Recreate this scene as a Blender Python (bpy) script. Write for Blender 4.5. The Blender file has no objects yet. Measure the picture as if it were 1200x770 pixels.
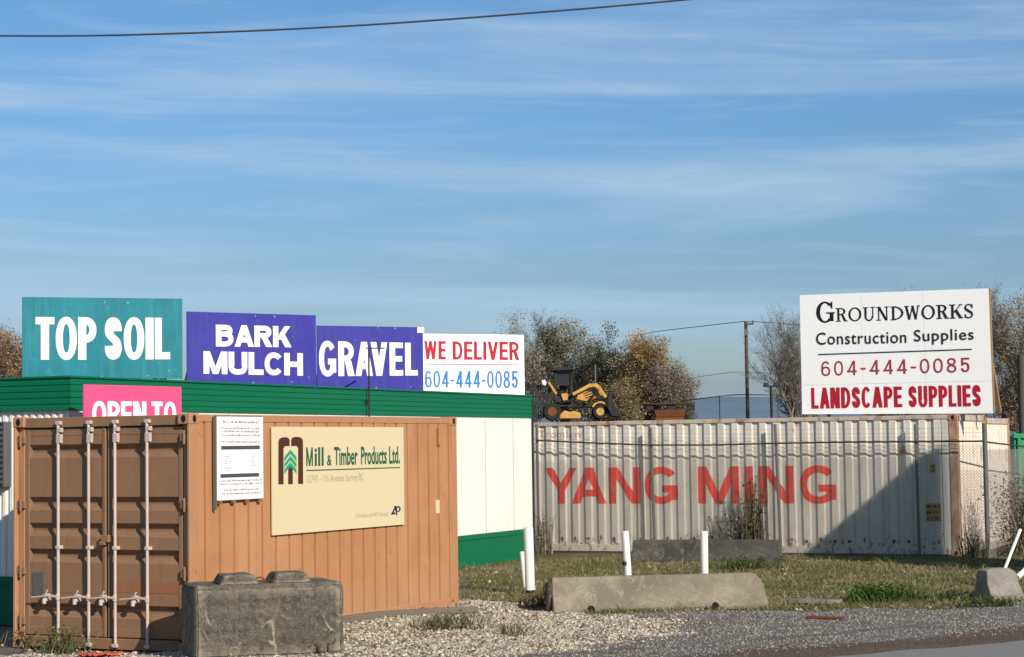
import bpy, bmesh, math, random
import numpy as np
from mathutils import Vector, Matrix, Euler

R = math.radians
rng = np.random.default_rng(7)
random.seed(11)
scene = bpy.context.scene
COL = scene.collection

# ------------------------------------------------------------------ camera
FPX, PITCH, ROLL, CAMH = 2337.0, 0.0587, 0.0141, 2.19     # focal length in pixels of a 1200 px wide frame
cam_data = bpy.data.cameras.new('camera')
cam_data.sensor_width = 36.0
cam_data.lens = FPX / 1200.0 * 36.0
cam_data.clip_start = 0.1
cam_data.clip_end = 20000
cam = bpy.data.objects.new('camera', cam_data)
COL.objects.link(cam)
cam.matrix_world = (Matrix.Translation((0, 0, CAMH)) @ Matrix.Rotation(math.pi / 2 + PITCH, 4, 'X')
                    @ Matrix.Rotation(-ROLL, 4, 'Z'))
scene.camera = cam

# ------------------------------------------------------------------ light
SUN_AZ, SUN_EL = (math.cos(R(-56)), math.sin(R(-56))), R(28)          # horizontal direction towards the sun, elevation
SKY_STRENGTH, SUN_STRENGTH = 0.074, 5.0
scene.view_settings.view_transform = 'Standard'
scene.view_settings.look = 'None'
scene.view_settings.exposure = 0.10
scene.view_settings.gamma = 1.0
world = bpy.data.worlds.new('World')
scene.world = world
world.use_nodes = True
wn, wl = world.node_tree.nodes, world.node_tree.links
wn.clear()


def wnode(t, **kw):
    n = wn.new(t)
    for k, v in kw.items():
        setattr(n, k, v)
    return n


sky = wnode('ShaderNodeTexSky', sky_type='NISHITA', sun_disc=False, sun_elevation=SUN_EL,
            sun_rotation=math.atan2(SUN_AZ[0], SUN_AZ[1]), altitude=20, air_density=1.0, dust_density=0.35,
            ozone_density=2.5)
tc = wnode('ShaderNodeTexCoord')
sep = wnode('ShaderNodeSeparateXYZ')
wl.new(tc.outputs['Generated'], sep.inputs[0])
# thin streaks of cirrus: noise stretched along the horizon, slightly tilted
tilt = wnode('ShaderNodeVectorMath', operation='DOT_PRODUCT')
tilt.inputs[1].default_value = (0.03, 0.0, 1.0)
wl.new(tc.outputs['Generated'], tilt.inputs[0])


def streaks(sx, sz, seed, lo, hi, det=5.0, dist=0.35):
    comb = wnode('ShaderNodeCombineXYZ')
    mx = wnode('ShaderNodeMath', operation='MULTIPLY'); mx.inputs[1].default_value = sx
    my = wnode('ShaderNodeMath', operation='MULTIPLY'); my.inputs[1].default_value = sz
    wl.new(sep.outputs['X'], mx.inputs[0]); wl.new(tilt.outputs['Value'], my.inputs[0])
    wl.new(mx.outputs[0], comb.inputs[0]); wl.new(my.outputs[0], comb.inputs[1]); comb.inputs[2].default_value = seed
    n = wnode('ShaderNodeTexNoise'); n.inputs['Scale'].default_value = 1.0
    n.inputs['Detail'].default_value = det; n.inputs['Roughness'].default_value = 0.55
    n.inputs['Distortion'].default_value = dist
    wl.new(comb.outputs[0], n.inputs['Vector'])
    r = wnode('ShaderNodeMapRange'); r.interpolation_type = 'SMOOTHSTEP'
    r.inputs['From Min'].default_value = lo; r.inputs['From Max'].default_value = hi
    wl.new(n.outputs['Fac'], r.inputs['Value'])
    return r.outputs[0]


s1 = streaks(1.7, 23, 5.2, 0.44, 0.66, 7, 0.5)
s2 = streaks(9.0, 75, 9.1, 0.45, 0.74, 10, 1.3)
mulA = wnode('ShaderNodeMath', operation='MULTIPLY'); mulA.inputs[1].default_value = 0.58
wl.new(s1, mulA.inputs[0])
mulB = wnode('ShaderNodeMath', operation='MULTIPLY'); mulB.inputs[1].default_value = 0.22
wl.new(s2, mulB.inputs[0])
addF = wnode('ShaderNodeMath', operation='ADD', use_clamp=True)
wl.new(mulA.outputs[0], addF.inputs[0]); wl.new(mulB.outputs[0], addF.inputs[1])
tint = wnode('ShaderNodeMix', data_type='RGBA', blend_type='MULTIPLY')
tint.inputs[0].default_value = 1.0
tint.inputs['B'].default_value = (0.72, 0.93, 1.18, 1)
hz = wnode('ShaderNodeMapRange'); hz.interpolation_type = 'SMOOTHSTEP'
hz.inputs['From Min'].default_value = 0.0; hz.inputs['From Max'].default_value = 0.21
wl.new(sep.outputs['Z'], hz.inputs['Value'])
hcol = wnode('ShaderNodeMix', data_type='RGBA')
hcol.inputs['A'].default_value = (0.66, 0.74, 0.90, 1); hcol.inputs['B'].default_value = (0.74, 1.06, 1.32, 1)
wl.new(hz.outputs[0], hcol.inputs[0])
wl.new(hcol.outputs['Result'], tint.inputs['B'])
wl.new(sky.outputs[0], tint.inputs['A'])
mixc = wnode('ShaderNodeMix', data_type='RGBA')
mixc.inputs['B'].default_value = (5.6, 7.7, 10.0, 1)
wl.new(addF.outputs[0], mixc.inputs[0]); wl.new(tint.outputs['Result'], mixc.inputs['A'])
# a low grey-blue bank of cloud over the hills
bn = wnode('ShaderNodeTexNoise'); bn.inputs['Scale'].default_value = 26; bn.inputs['Detail'].default_value = 5
bmap = wnode('ShaderNodeMapping'); bmap.inputs['Scale'].default_value = (1, 1, 3.2)
wl.new(tc.outputs['Generated'], bmap.inputs[0]); wl.new(bmap.outputs[0], bn.inputs['Vector'])
bt = wnode('ShaderNodeMath', operation='MULTIPLY_ADD'); bt.inputs[1].default_value = 0.016
wl.new(bn.outputs['Fac'], bt.inputs[0]); wl.new(sep.outputs['Z'], bt.inputs[2])
br_ = wnode('ShaderNodeMapRange'); br_.interpolation_type = 'SMOOTHSTEP'
br_.inputs['From Min'].default_value = 0.047; br_.inputs['From Max'].default_value = 0.038; br_.inputs['To Max'].default_value = 0.55
wl.new(bt.outputs[0], br_.inputs['Value'])
mixb = wnode('ShaderNodeMix', data_type='RGBA'); mixb.inputs['B'].default_value = (3.3, 4.5, 5.9, 1)
wl.new(br_.outputs[0], mixb.inputs[0]); wl.new(mixc.outputs['Result'], mixb.inputs['A'])
bg = wnode('ShaderNodeBackground'); bg.inputs['Strength'].default_value = SKY_STRENGTH
wout = wnode('ShaderNodeOutputWorld')
wl.new(mixb.outputs['Result'], bg.inputs['Color']); wl.new(bg.outputs[0], wout.inputs['Surface'])

sun_data = bpy.data.lights.new('sun', 'SUN')
sun_data.energy = SUN_STRENGTH
sun_data.angle = R(0.5)
sun_data.color = (1.0, 0.90, 0.76)
sun = bpy.data.objects.new('sun', sun_data)
COL.objects.link(sun)
SUNDIR = Vector((SUN_AZ[0] * math.cos(SUN_EL), SUN_AZ[1] * math.cos(SUN_EL), math.sin(SUN_EL))).normalized()
sun.rotation_euler = SUNDIR.to_track_quat('Z', 'Y').to_euler()
sun.location = (6, -10, 20)

# ------------------------------------------------------------------ helpers: where a pixel of the photo lies in the yard
CR = np.array(cam.matrix_world)[:3, :3]


def ray(px, py):
    d = CR @ np.array([(px - 600) / FPX, (385 - py) / FPX, -1.0])
    return d


def at(px, py, Y):
    d = ray(px, py)
    t = Y / d[1]
    return Vector((d[0] * t, Y, CAMH + d[2] * t))


def gnd(px, py, z=0.0):
    d = ray(px, py)
    t = (z - CAMH) / d[2]
    return Vector((d[0] * t, d[1] * t, z))


# ------------------------------------------------------------------ helpers: scene objects
def tag(o, label=None, cat=None, group=None, kind=None):
    if label: o['label'] = label
    if cat: o['category'] = cat
    if group: o['group'] = group
    if kind: o['kind'] = kind
    return o


def thing(name, label, cat, loc=(0, 0, 0), rz=0.0, group=None):
    o = bpy.data.objects.new(name, None)
    o.empty_display_size = 0.3
    COL.objects.link(o)
    o.location = loc
    o.rotation_euler = (0, 0, rz)
    return tag(o, label, cat, group)


def link_mesh(name, me, mats, parent=None, smooth=None):
    o = bpy.data.objects.new(name, me)
    for m in (mats if isinstance(mats, (list, tuple)) else [mats]):
        me.materials.append(m)
    COL.objects.link(o)
    if parent: o.parent = parent
    if smooth is not None:
        me.shade_smooth()
        me.set_sharp_from_angle(angle=R(smooth))
    return o


class MB:
    """collects shapes into one mesh"""
    def __init__(s):
        s.v, s.f = [], []

    def add(s, vs, fs):
        b = len(s.v)
        s.v += [tuple(v) for v in vs]
        s.f += [tuple(i + b for i in f) for f in fs]
        return s

    def box(s, x0, x1, y0, y1, z0, z1):
        return s.add([(x0, y0, z0), (x1, y0, z0), (x1, y1, z0), (x0, y1, z0), (x0, y0, z1), (x1, y0, z1), (x1, y1, z1), (x0, y1, z1)],
                     [(0, 3, 2, 1), (4, 5, 6, 7), (0, 1, 5, 4), (1, 2, 6, 5), (2, 3, 7, 6), (3, 0, 4, 7)])

    def beam(s, a, b, w, h, up=(0, 0, 1)):
        a, b = Vector(a), Vector(b)
        d = (b - a).normalized()
        u = Vector(up)
        sx = d.cross(u)
        if sx.length < 1e-4: sx = d.cross(Vector((1, 0, 0)))
        sx.normalize()
        u = sx.cross(d)
        vs = []
        for p in (a, b):
            for i, j in ((-1, -1), (1, -1), (1, 1), (-1, 1)):
                vs.append(p + sx * (w / 2 * i) + u * (h / 2 * j))
        return s.add(vs, [(0, 1, 2, 3), (7, 6, 5, 4), (0, 4, 5, 1), (1, 5, 6, 2), (2, 6, 7, 3), (3, 7, 4, 0)])

    def tube(s, pts, r, n=8, cap=True):
        pts = [Vector(p) for p in pts]
        rs = r if isinstance(r, (list, tuple)) else [r] * len(pts)
        vs, fs = [], []
        prev = None
        for i, p in enumerate(pts):
            d = (pts[min(i + 1, len(pts) - 1)] - pts[max(i - 1, 0)]).normalized()
            a = prev - d * prev.dot(d) if prev is not None else d.orthogonal()
            a.normalize(); prev = a
            b = d.cross(a)
            for k in range(n):
                t = 2 * math.pi * k / n
                vs.append(p + (a * math.cos(t) + b * math.sin(t)) * rs[i])
        for i in range(len(pts) - 1):
            for k in range(n):
                k2 = (k + 1) % n
                fs.append((i * n + k, i * n + k2, (i + 1) * n + k2, (i + 1) * n + k))
        if cap:
            fs.append(tuple(range(n))[::-1])
            fs.append(tuple(range((len(pts) - 1) * n, len(pts) * n)))
        return s.add(vs, fs)

    def prism(s, poly, axis, a0, a1):
        """poly in the two other axes, extruded along axis from a0 to a1"""
        n = len(poly)
        vs = []
        for a in (a0, a1):
            for p, q in poly:
                vs.append({'x': (a, p, q), 'y': (p, a, q), 'z': (p, q, a)}[axis])
        fs = [tuple(range(n))[::-1], tuple(range(n, 2 * n))]
        fs += [(i, (i + 1) % n, n + (i + 1) % n, n + i) for i in range(n)]
        return s.add(vs, fs)

    def sheet(s, prof, axis, a0, a1):
        """open profile (pairs in the two other axes) swept along axis"""
        n = len(prof)
        vs = []
        for a in (a0, a1):
            for p, q in prof:
                vs.append({'x': (a, p, q), 'y': (p, a, q), 'z': (p, q, a)}[axis])
        return s.add(vs, [(i, i + 1, n + i + 1, n + i) for i in range(n - 1)])

    def build(s, name, mat, parent=None, bevel=0.0, smooth=None, seg=1):
        me = bpy.data.meshes.new(name)
        me.from_pydata(s.v, [], s.f)
        bm = bmesh.new(); bm.from_mesh(me)
        bmesh.ops.recalc_face_normals(bm, faces=bm.faces)
        if bevel:
            es = [e for e in bm.edges if len(e.link_faces) == 2 and e.calc_face_angle(0) > R(25)]
            bmesh.ops.bevel(bm, geom=es, offset=bevel, segments=seg, affect='EDGES', clamp_overlap=True)
        bm.to_mesh(me); bm.free()
        return link_mesh(name, me, mat, parent, smooth)


def np_mesh(name, verts, faces, mat, parent=None, colors=None, attr='tint'):
    """verts (N,3), faces (M,k) arrays of equal corner count; colors one per vertex"""
    me = bpy.data.meshes.new(name)
    k = faces.shape[1]
    me.vertices.add(len(verts)); me.vertices.foreach_set('co', np.ascontiguousarray(verts, dtype=np.float32).ravel())
    me.loops.add(faces.size); me.loops.foreach_set('vertex_index', np.ascontiguousarray(faces, dtype=np.int32).ravel())
    me.polygons.add(len(faces)); me.polygons.foreach_set('loop_start', np.arange(0, faces.size, k, dtype=np.int32))
    me.update(calc_edges=True)
    if colors is not None:
        ca = me.color_attributes.new(attr, 'FLOAT_COLOR', 'POINT')
        c = np.ones((len(verts), 4), dtype=np.float32); c[:, :colors.shape[1]] = colors
        ca.data.foreach_set('color', c.ravel())
    me.validate()
    return link_mesh(name, me, mat, parent)


# ------------------------------------------------------------------ materials
class NT:
    def __init__(s, name):
        s.m = bpy.data.materials.new(name)
        s.m.use_nodes = True
        s.n, s.l = s.m.node_tree.nodes, s.m.node_tree.links
        s.b = s.n['Principled BSDF']
        s.tc = s.n.new('ShaderNodeTexCoord')
        s.out = s.n['Material Output']

    def mapping(s, scale=(1, 1, 1), src='Object'):
        mp = s.n.new('ShaderNodeMapping')
        mp.inputs['Scale'].default_value = scale
        s.l.new(s.tc.outputs[src], mp.inputs[0])
        return mp.outputs[0]

    def noise(s, scale, detail=5, rough=0.6, stretch=(1, 1, 1), lo=None, hi=None, dist=0.0):
        t = s.n.new('ShaderNodeTexNoise')
        t.inputs['Scale'].default_value = scale
        t.inputs['Detail'].default_value = detail
        t.inputs['Roughness'].default_value = rough
        t.inputs['Distortion'].default_value = dist
        s.l.new(s.mapping(stretch), t.inputs['Vector'])
        o = t.outputs['Fac']
        return s.range(o, lo, hi) if lo is not None else o

    def voronoi(s, scale, feature='F1', rnd=1.0):
        t = s.n.new('ShaderNodeTexVoronoi')
        t.feature = feature
        t.inputs['Scale'].default_value = scale
        t.inputs['Randomness'].default_value = rnd
        s.l.new(s.mapping(), t.inputs['Vector'])
        return t

    def range(s, v, lo, hi, a=0.0, b=1.0):
        r = s.n.new('ShaderNodeMapRange')
        r.inputs['From Min'].default_value = lo; r.inputs['From Max'].default_value = hi
        r.inputs['To Min'].default_value = a; r.inputs['To Max'].default_value = b
        s.l.new(v, r.inputs['Value'])
        return r.outputs[0]

    def math(s, op, a, b):
        m = s.n.new('ShaderNodeMath'); m.operation = op
        for i, x in enumerate((a, b)):
            if isinstance(x, (int, float)): m.inputs[i].default_value = x
            else: s.l.new(x, m.inputs[i])
        return m.outputs[0]

    def mix(s, fac, a, b, mode='MIX'):
        m = s.n.new('ShaderNodeMix'); m.data_type = 'RGBA'; m.blend_type = mode
        for k, x in ((0, fac), ('A', a), ('B', b)):
            if isinstance(x, (int, float)): m.inputs[k].default_value = x
            elif isinstance(x, tuple): m.inputs[k].default_value = (*x, 1) if len(x) == 3 else x
            else: s.l.new(x, m.inputs[k])
        return m.outputs['Result']

    def attr(s, name):
        a = s.n.new('ShaderNodeAttribute'); a.attribute_name = name
        return a.outputs['Color']

    def sepxyz(s, v=None):
        x = s.n.new('ShaderNodeSeparateXYZ')
        s.l.new(v if v is not None else s.tc.outputs['Object'], x.inputs[0])
        return x.outputs

    def bump(s, h, strength=0.3, dist=0.01):
        b = s.n.new('ShaderNodeBump')
        b.inputs['Strength'].default_value = strength; b.inputs['Distance'].default_value = dist
        s.l.new(h, b.inputs['Height'])
        s.l.new(b.outputs[0], s.b.inputs['Normal'])

    def set(s, color=None, rough=0.6, metal=0.0, spec=0.4):
        if color is not None:
            if isinstance(color, tuple): s.b.inputs['Base Color'].default_value = (*color, 1)
            else: s.l.new(color, s.b.inputs['Base Color'])
        if isinstance(rough, (int, float)): s.b.inputs['Roughness'].default_value = rough
        else: s.l.new(rough, s.b.inputs['Roughness'])
        s.b.inputs['Metallic'].default_value = metal
        s.b.inputs['Specular IOR Level'].default_value = spec
        return s.m


def paint(name, col, var=0.10, rough=0.5, scale=3.0, dirt=(0.25, 0.2, 0.15), dirt_amt=0.12, streak=True, bump=0.05, speck=0.0, speck_col=(0.12, 0.06, 0.03), spec=0.25):
    t = NT(name)
    n1 = t.noise(scale, 6, 0.65)
    c = t.mix(t.range(n1, 0.3, 0.7, 0, var), col, tuple(x * 0.55 for x in col))
    if streak:
        n2 = t.noise(2.0, 6, 0.7, (6, 6, 0.35), 0.5, 0.8)
        c = t.mix(t.math('MULTIPLY', n2, dirt_amt), c, dirt)
    n3 = t.noise(scale * 6, 8, 0.7, lo=0.55, hi=0.75)
    c = t.mix(t.math('MULTIPLY', n3, dirt_amt), c, dirt)
    if speck:
        n4 = t.noise(scale * 9, 3, 0.5, lo=0.69, hi=0.72)
        c = t.mix(t.math('MULTIPLY', n4, speck), c, speck_col)
    t.bump(t.noise(scale * 8, 6, 0.6), bump, 0.01)
    return t.set(c, rough, spec=spec)


M = {}
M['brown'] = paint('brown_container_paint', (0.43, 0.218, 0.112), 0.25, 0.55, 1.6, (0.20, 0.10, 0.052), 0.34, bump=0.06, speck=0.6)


def worn_brown():
    t = NT('worn_brown_paint')
    c = t.mix(t.noise(1.3, 6, 0.65, lo=0.35, hi=0.7), (0.45, 0.220, 0.102), (0.37, 0.172, 0.078))
    c = t.mix(t.math('MULTIPLY', t.noise(0.9, 5, 0.6, (2, 2, 0.5), 0.48, 0.70), 0.5), c, (0.50, 0.265, 0.135))
    c = t.mix(t.math('MULTIPLY', t.noise(2.4, 7, 0.75, (6, 6, 0.25), 0.54, 0.74), 0.55), c, (0.22, 0.105, 0.055))
    c = t.mix(t.math('MULTIPLY', t.noise(9, 8, 0.75, (1, 1, 0.6), 0.62, 0.66), 0.65), c, (0.17, 0.075, 0.04))
    z = t.sepxyz()[2]
    splash = t.math('MULTIPLY', t.range(z, 0.75, 0.15), t.noise(6, 6, 0.7, lo=0.35, hi=0.65))
    c = t.mix(t.math('MULTIPLY', splash, 0.45), c, (0.33, 0.25, 0.17))
    t.bump(t.noise(1.6, 3, 0.5, (1, 1, 0.7)), 0.25, 0.03)
    return t.set(c, 0.6, spec=0.25)


M['brown_worn'] = worn_brown()
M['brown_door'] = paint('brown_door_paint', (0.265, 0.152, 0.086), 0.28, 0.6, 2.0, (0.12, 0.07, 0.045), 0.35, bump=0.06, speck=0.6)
M['brown_red'] = paint('red_brown_primer', (0.30, 0.125, 0.065), 0.3, 0.6, 3.0)
M['bar'] = paint('weathered_galvanised_bar', (0.55, 0.46, 0.42), 0.25, 0.5, 5.0, (0.25, 0.1, 0.05), 0.4)
M['steel_dark'] = paint('dark_steel', (0.03, 0.03, 0.032), 0.3, 0.5, 4.0)
M['hole'] = paint('hole_shade', (0.012, 0.010, 0.009), 0.1, 0.9, 4.0)  # near-black colour stands in for the shade inside holes and slots
M['rubber'] = paint('black_rubber', (0.02, 0.02, 0.02), 0.2, 0.8, 4.0)
M['green'] = paint('green_metal_cladding', (0.0, 0.14, 0.064), 0.16, 0.42, 1.2, (0.02, 0.10, 0.055), 0.25)
M['white_wall'] = paint('white_metal_cladding', (0.80, 0.77, 0.71), 0.07, 0.5, 1.2, (0.46, 0.40, 0.31), 0.30)
M['roof'] = paint('grey_roof_membrane', (0.25, 0.25, 0.25), 0.2, 0.8, 1.0)
M['strip_dark'] = paint('dark_green_strip', (0.012, 0.03, 0.022), 0.2, 0.5, 2.0)
M['seam'] = paint('pale_seam', (0.58, 0.54, 0.47), 0.1, 0.6, 3.0)
M['glass'] = paint('dark_window_glass', (0.03, 0.035, 0.04), 0.2, 0.12, 2.0, streak=False)
M['ac'] = paint('grey_unit_casing', (0.10, 0.105, 0.11), 0.2, 0.5, 4.0)
M['teal'] = paint('teal_board', (0.006, 0.20, 0.255), 0.75, 0.38, 1.1, (0.08, 0.36, 0.40), 0.40, speck=0.4, speck_col=(0.5, 0.6, 0.6))
M['purple'] = paint('violet_blue_board', (0.038, 0.037, 0.30), 0.40, 0.38, 1.1, (0.10, 0.09, 0.40), 0.40, speck=0.5, speck_col=(0.5, 0.5, 0.7))
M['pink'] = paint('pink_board', (0.80, 0.075, 0.21), 0.15, 0.45, 2.2, (0.8, 0.2, 0.3), 0.2)
M['white_board'] = paint('white_sign_board', (0.90, 0.90, 0.895), 0.04, 0.4, 1.5, (0.6, 0.58, 0.55), 0.10)
M['cream_board'] = paint('cream_sign_board', (0.63, 0.54, 0.345), 0.06, 0.45, 1.5, (0.60, 0.48, 0.28), 0.15)
M['paper'] = paint('white_laminated_paper', (0.80, 0.80, 0.81), 0.04, 0.3, 3.0, dirt_amt=0.05)
M['wood_frame'] = paint('bare_wood', (0.33, 0.22, 0.12), 0.3, 0.8, 4.0)
M['ink_white'] = paint('white_lettering', (0.82, 0.80, 0.76), 0.05, 0.45, 6.0, dirt_amt=0.06)
M['ink_red'] = paint('red_lettering', (0.44, 0.012, 0.03), 0.12, 0.45, 6.0, dirt_amt=0.06)
M['ink_dullred'] = paint('dull_red_lettering', (0.38, 0.030, 0.055), 0.12, 0.45, 6.0, dirt_amt=0.06)
M['ink_blue'] = paint('blue_lettering', (0.025, 0.19, 0.52), 0.12, 0.45, 6.0, dirt_amt=0.06)
M['ink_black'] = paint('black_lettering', (0.012, 0.012, 0.014), 0.12, 0.45, 6.0, dirt_amt=0.03)
M['ink_navy'] = paint('navy_lettering', (0.02, 0.02, 0.06), 0.12, 0.45, 6.0, dirt_amt=0.03)
M['ink_green'] = paint('green_lettering', (0.012, 0.10, 0.050), 0.12, 0.5, 6.0, dirt_amt=0.03)
M['ink_emerald'] = paint('emerald_print', (0.02, 0.32, 0.17), 0.12, 0.5, 6.0, dirt_amt=0.03)
M['ink_brown'] = paint('brown_print', (0.075, 0.025, 0.015), 0.12, 0.5, 6.0, dirt_amt=0.03)
M['ink_grey'] = paint('grey_print', (0.26, 0.25, 0.22), 0.1, 0.5, 6.0, dirt_amt=0.03)
M['ink_olive'] = paint('olive_print', (0.40, 0.36, 0.22), 0.1, 0.5, 6.0, dirt_amt=0.03)
M['ink_charcoal'] = paint('charcoal_print', (0.07, 0.07, 0.075), 0.1, 0.5, 6.0, dirt_amt=0.03)
M['ink_lilac'] = paint('pale_print', (0.62, 0.56, 0.60), 0.1, 0.5, 6.0, dirt_amt=0.03)
M['decal_yellow'] = paint('yellow_decal', (0.50, 0.30, 0.02), 0.2, 0.5, 6.0)
M['pvc'] = paint('white_plastic_pipe', (0.78, 0.76, 0.72), 0.12, 0.45, 3.0, (0.36, 0.31, 0.24), 0.42)
M['rail'] = paint('dark_weathered_rail', (0.05, 0.047, 0.042), 0.3, 0.6, 5.0)
M['galv'] = paint('galvanised_steel', (0.13, 0.13, 0.125), 0.2, 0.45, 5.0)
M['wire'] = paint('galvanised_wire', (0.24, 0.23, 0.21), 0.2, 0.5, 5.0)
M['cable'] = paint('black_cable', (0.035, 0.042, 0.055), 0.1, 0.6, 2.0)
M['pole_wood'] = paint('weathered_pole_wood', (0.085, 0.075, 0.065), 0.4, 0.85, 3.0)
M['plank'] = paint('grey_weathered_plank', (0.17, 0.14, 0.11), 0.4, 0.85, 5.0, bump=0.3)
M['tarp'] = paint('orange_red_plastic', (0.70, 0.10, 0.05), 0.2, 0.4, 4.0)
M['yellow'] = paint('yellow_machine_paint', (0.66, 0.36, 0.09), 0.5, 0.5, 3.0, (0.14, 0.08, 0.04), 0.8)
M['machine'] = paint('black_machine_paint', (0.024, 0.023, 0.023), 0.3, 0.5, 2.0)
M['rust'] = paint('rusty_steel', (0.20, 0.065, 0.025), 0.4, 0.8, 3.0, (0.07, 0.03, 0.02), 0.5)
M['bin_green'] = paint('green_bin_paint', (0.01, 0.26, 0.11), 0.2, 0.45, 2.0)
M['bark'] = paint('grey_bark', (0.11, 0.095, 0.08), 0.4, 0.9, 2.0)
M['bark_dark'] = paint('dark_bark', (0.055, 0.045, 0.038), 0.4, 0.9, 2.0)
M['bark_pale'] = paint('pale_twig_bark', (0.24, 0.21, 0.18), 0.4, 0.9, 2.0)


def concrete(name, col, dark, pale, amt_dark, amt_pale, stain=0.0):
    t = NT(name)
    c = t.mix(t.noise(1.7, 8, 0.7, lo=0.35, hi=0.7), col, dark) if amt_dark else col
    big = t.noise(3.1, 9, 0.75, lo=0.45, hi=0.62, dist=0.4)
    c = t.mix(t.math('MULTIPLY', big, amt_dark), c, dark)
    veins = t.noise(2.6, 3, 0.5, dist=1.6)
    v = t.range(t.math('ABSOLUTE', t.math('SUBTRACT', veins, 0.5), 0.0), 0.0, 0.022, 1.0, 0.0)
    c = t.mix(t.math('MULTIPLY', v, amt_pale), c, pale)
    fine = t.noise(26, 6, 0.7, lo=0.55, hi=0.8)
    c = t.mix(t.math('MULTIPLY', fine, amt_pale), c, pale)
    pit = t.noise(40, 3, 0.6, lo=0.62, hi=0.7)
    c = t.mix(t.math('MULTIPLY', pit, 0.5), c, dark)
    t.bump(t.noise(18, 9, 0.75), 0.55, 0.02)
    return t.set(c, 0.9, spec=0.2)


M['concrete_mossy'] = concrete('mossy_dark_concrete', (0.225, 0.20, 0.15), (0.085, 0.078, 0.06), (0.44, 0.38, 0.27), 0.75, 0.26)


def mossy():
    t = NT('mossy_dark_concrete')
    c = t.mix(t.noise(9, 10, 0.8, lo=0.36, hi=0.62), (0.20, 0.178, 0.135), (0.055, 0.052, 0.043))
    c = t.mix(t.math('MULTIPLY', t.noise(1.6, 7, 0.7, lo=0.42, hi=0.62), 0.55), c, (0.065, 0.062, 0.05))
    c = t.mix(t.math('MULTIPLY', t.noise(38, 6, 0.75, lo=0.52, hi=0.70), 0.55), c, (0.40, 0.35, 0.25))
    c = t.mix(t.math('MULTIPLY', t.noise(24, 4, 0.7, lo=0.60, hi=0.68), 0.7), c, (0.03, 0.03, 0.025))
    veins = t.noise(1.5, 4, 0.55, dist=1.1)
    v = t.range(t.math('ABSOLUTE', t.math('SUBTRACT', veins, 0.5), 0.0), 0.0, 0.014, 1.0, 0.0)
    v = t.math('MULTIPLY', v, t.noise(2.2, 3, 0.6, lo=0.48, hi=0.60))
    c = t.mix(t.math('MULTIPLY', v, 0.75), c, (0.48, 0.42, 0.31))
    g = t.n.new('ShaderNodeNewGeometry')
    edge = t.math('MULTIPLY', t.range(g.outputs['Pointiness'], 0.515, 0.56), t.noise(11, 5, 0.7, lo=0.35, hi=0.55))
    c = t.mix(t.math('MULTIPLY', edge, 0.75), c, (0.42, 0.37, 0.27))
    t.bump(t.noise(16, 10, 0.8), 0.9, 0.03)
    return t.set(c, 0.92, spec=0.15)


M['concrete_mossy'] = mossy()
M['concrete_dry'] = concrete('dry_concrete', (0.29, 0.25, 0.185), (0.15, 0.13, 0.10), (0.42, 0.37, 0.28), 0.65, 0.35)
M['concrete_dark'] = concrete('shaded_concrete', (0.095, 0.088, 0.078), (0.045, 0.043, 0.038), (0.30, 0.27, 0.23), 0.7, 0.35)  # dark concrete; the shade on the back barrier is put into this colour
M['concrete_grey'] = concrete('grey_concrete', (0.27, 0.255, 0.225), (0.15, 0.14, 0.12), (0.38, 0.35, 0.30), 0.55, 0.35)


def container_white(name, rust_amt):
    t = NT(name)
    base = t.mix(t.noise(1.2, 7, 0.7, lo=0.3, hi=0.7), (0.70, 0.665, 0.585), (0.56, 0.525, 0.445))
    st = t.noise(2.2, 7, 0.75, (7, 7, 0.22), 0.52, 0.80)
    base = t.mix(t.math('MULTIPLY', st, 0.55), base, (0.24, 0.20, 0.15))
    z = t.sepxyz()[2]
    low = t.range(z, 0.62, 0.20)                                     # corrosion creeping up from the bottom rail
    rn = t.noise(11.0, 8, 0.7, (1, 1, 0.7))
    rmask = t.range(t.math('ADD', rn, t.math('MULTIPLY', low, 0.13)), 0.67, 0.73)
    hi_r = t.range(z, 2.2, 2.6)
    rmask2 = t.range(t.math('ADD', t.noise(4.0, 7, 0.7, (1, 1, 0.4)), t.math('MULTIPLY', hi_r, 0.14)), 0.70, 0.80)
    rm = t.math('MAXIMUM', rmask, rmask2)
    gm = t.noise(1.1, 8, 0.75, (2.5, 2.5, 0.8), 0.46, 0.74)
    base = t.mix(t.math('MULTIPLY', gm, 0.42), base, (0.33, 0.28, 0.21))
    c = t.mix(t.math('MULTIPLY', rm, rust_amt), base, (0.17, 0.075, 0.035))
    sp = t.noise(30, 3, 0.5, lo=0.68, hi=0.74)
    c = t.mix(t.math('MULTIPLY', sp, 0.5), c, (0.12, 0.07, 0.045))
    t.bump(t.noise(9, 7, 0.7), 0.12, 0.015)
    return t.set(c, 0.6)


M['cont_white'] = container_white('faded_white_container_paint', 0.85)


def rusty_white(name, lo, hi, pale=(0.62, 0.55, 0.46), rust=(0.20, 0.085, 0.04)):
    t = NT(name)
    n = t.noise(3.0, 8, 0.75, (1, 1, 0.5), lo, hi)
    n2 = t.noise(14, 6, 0.7, lo=0.55, hi=0.68)
    c = t.mix(n, pale, rust)
    c = t.mix(t.math('MULTIPLY', n2, 0.45), c, tuple(x * 0.6 for x in rust))
    t.bump(t.noise(12, 7, 0.7), 0.25, 0.015)
    return t.set(c, 0.7)


M['rust_post'] = rusty_white('rusty_corner_post', 0.38, 0.62, (0.50, 0.36, 0.25), (0.25, 0.11, 0.055))
M['rust_end'] = rusty_white('rust_spotted_end', 0.585, 0.65, (0.76, 0.67, 0.55), (0.22, 0.09, 0.045))
M['rust_rail'] = rusty_white('weathered_top_rail', 0.50, 0.66, (0.50, 0.42, 0.33), (0.20, 0.10, 0.055))


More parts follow.
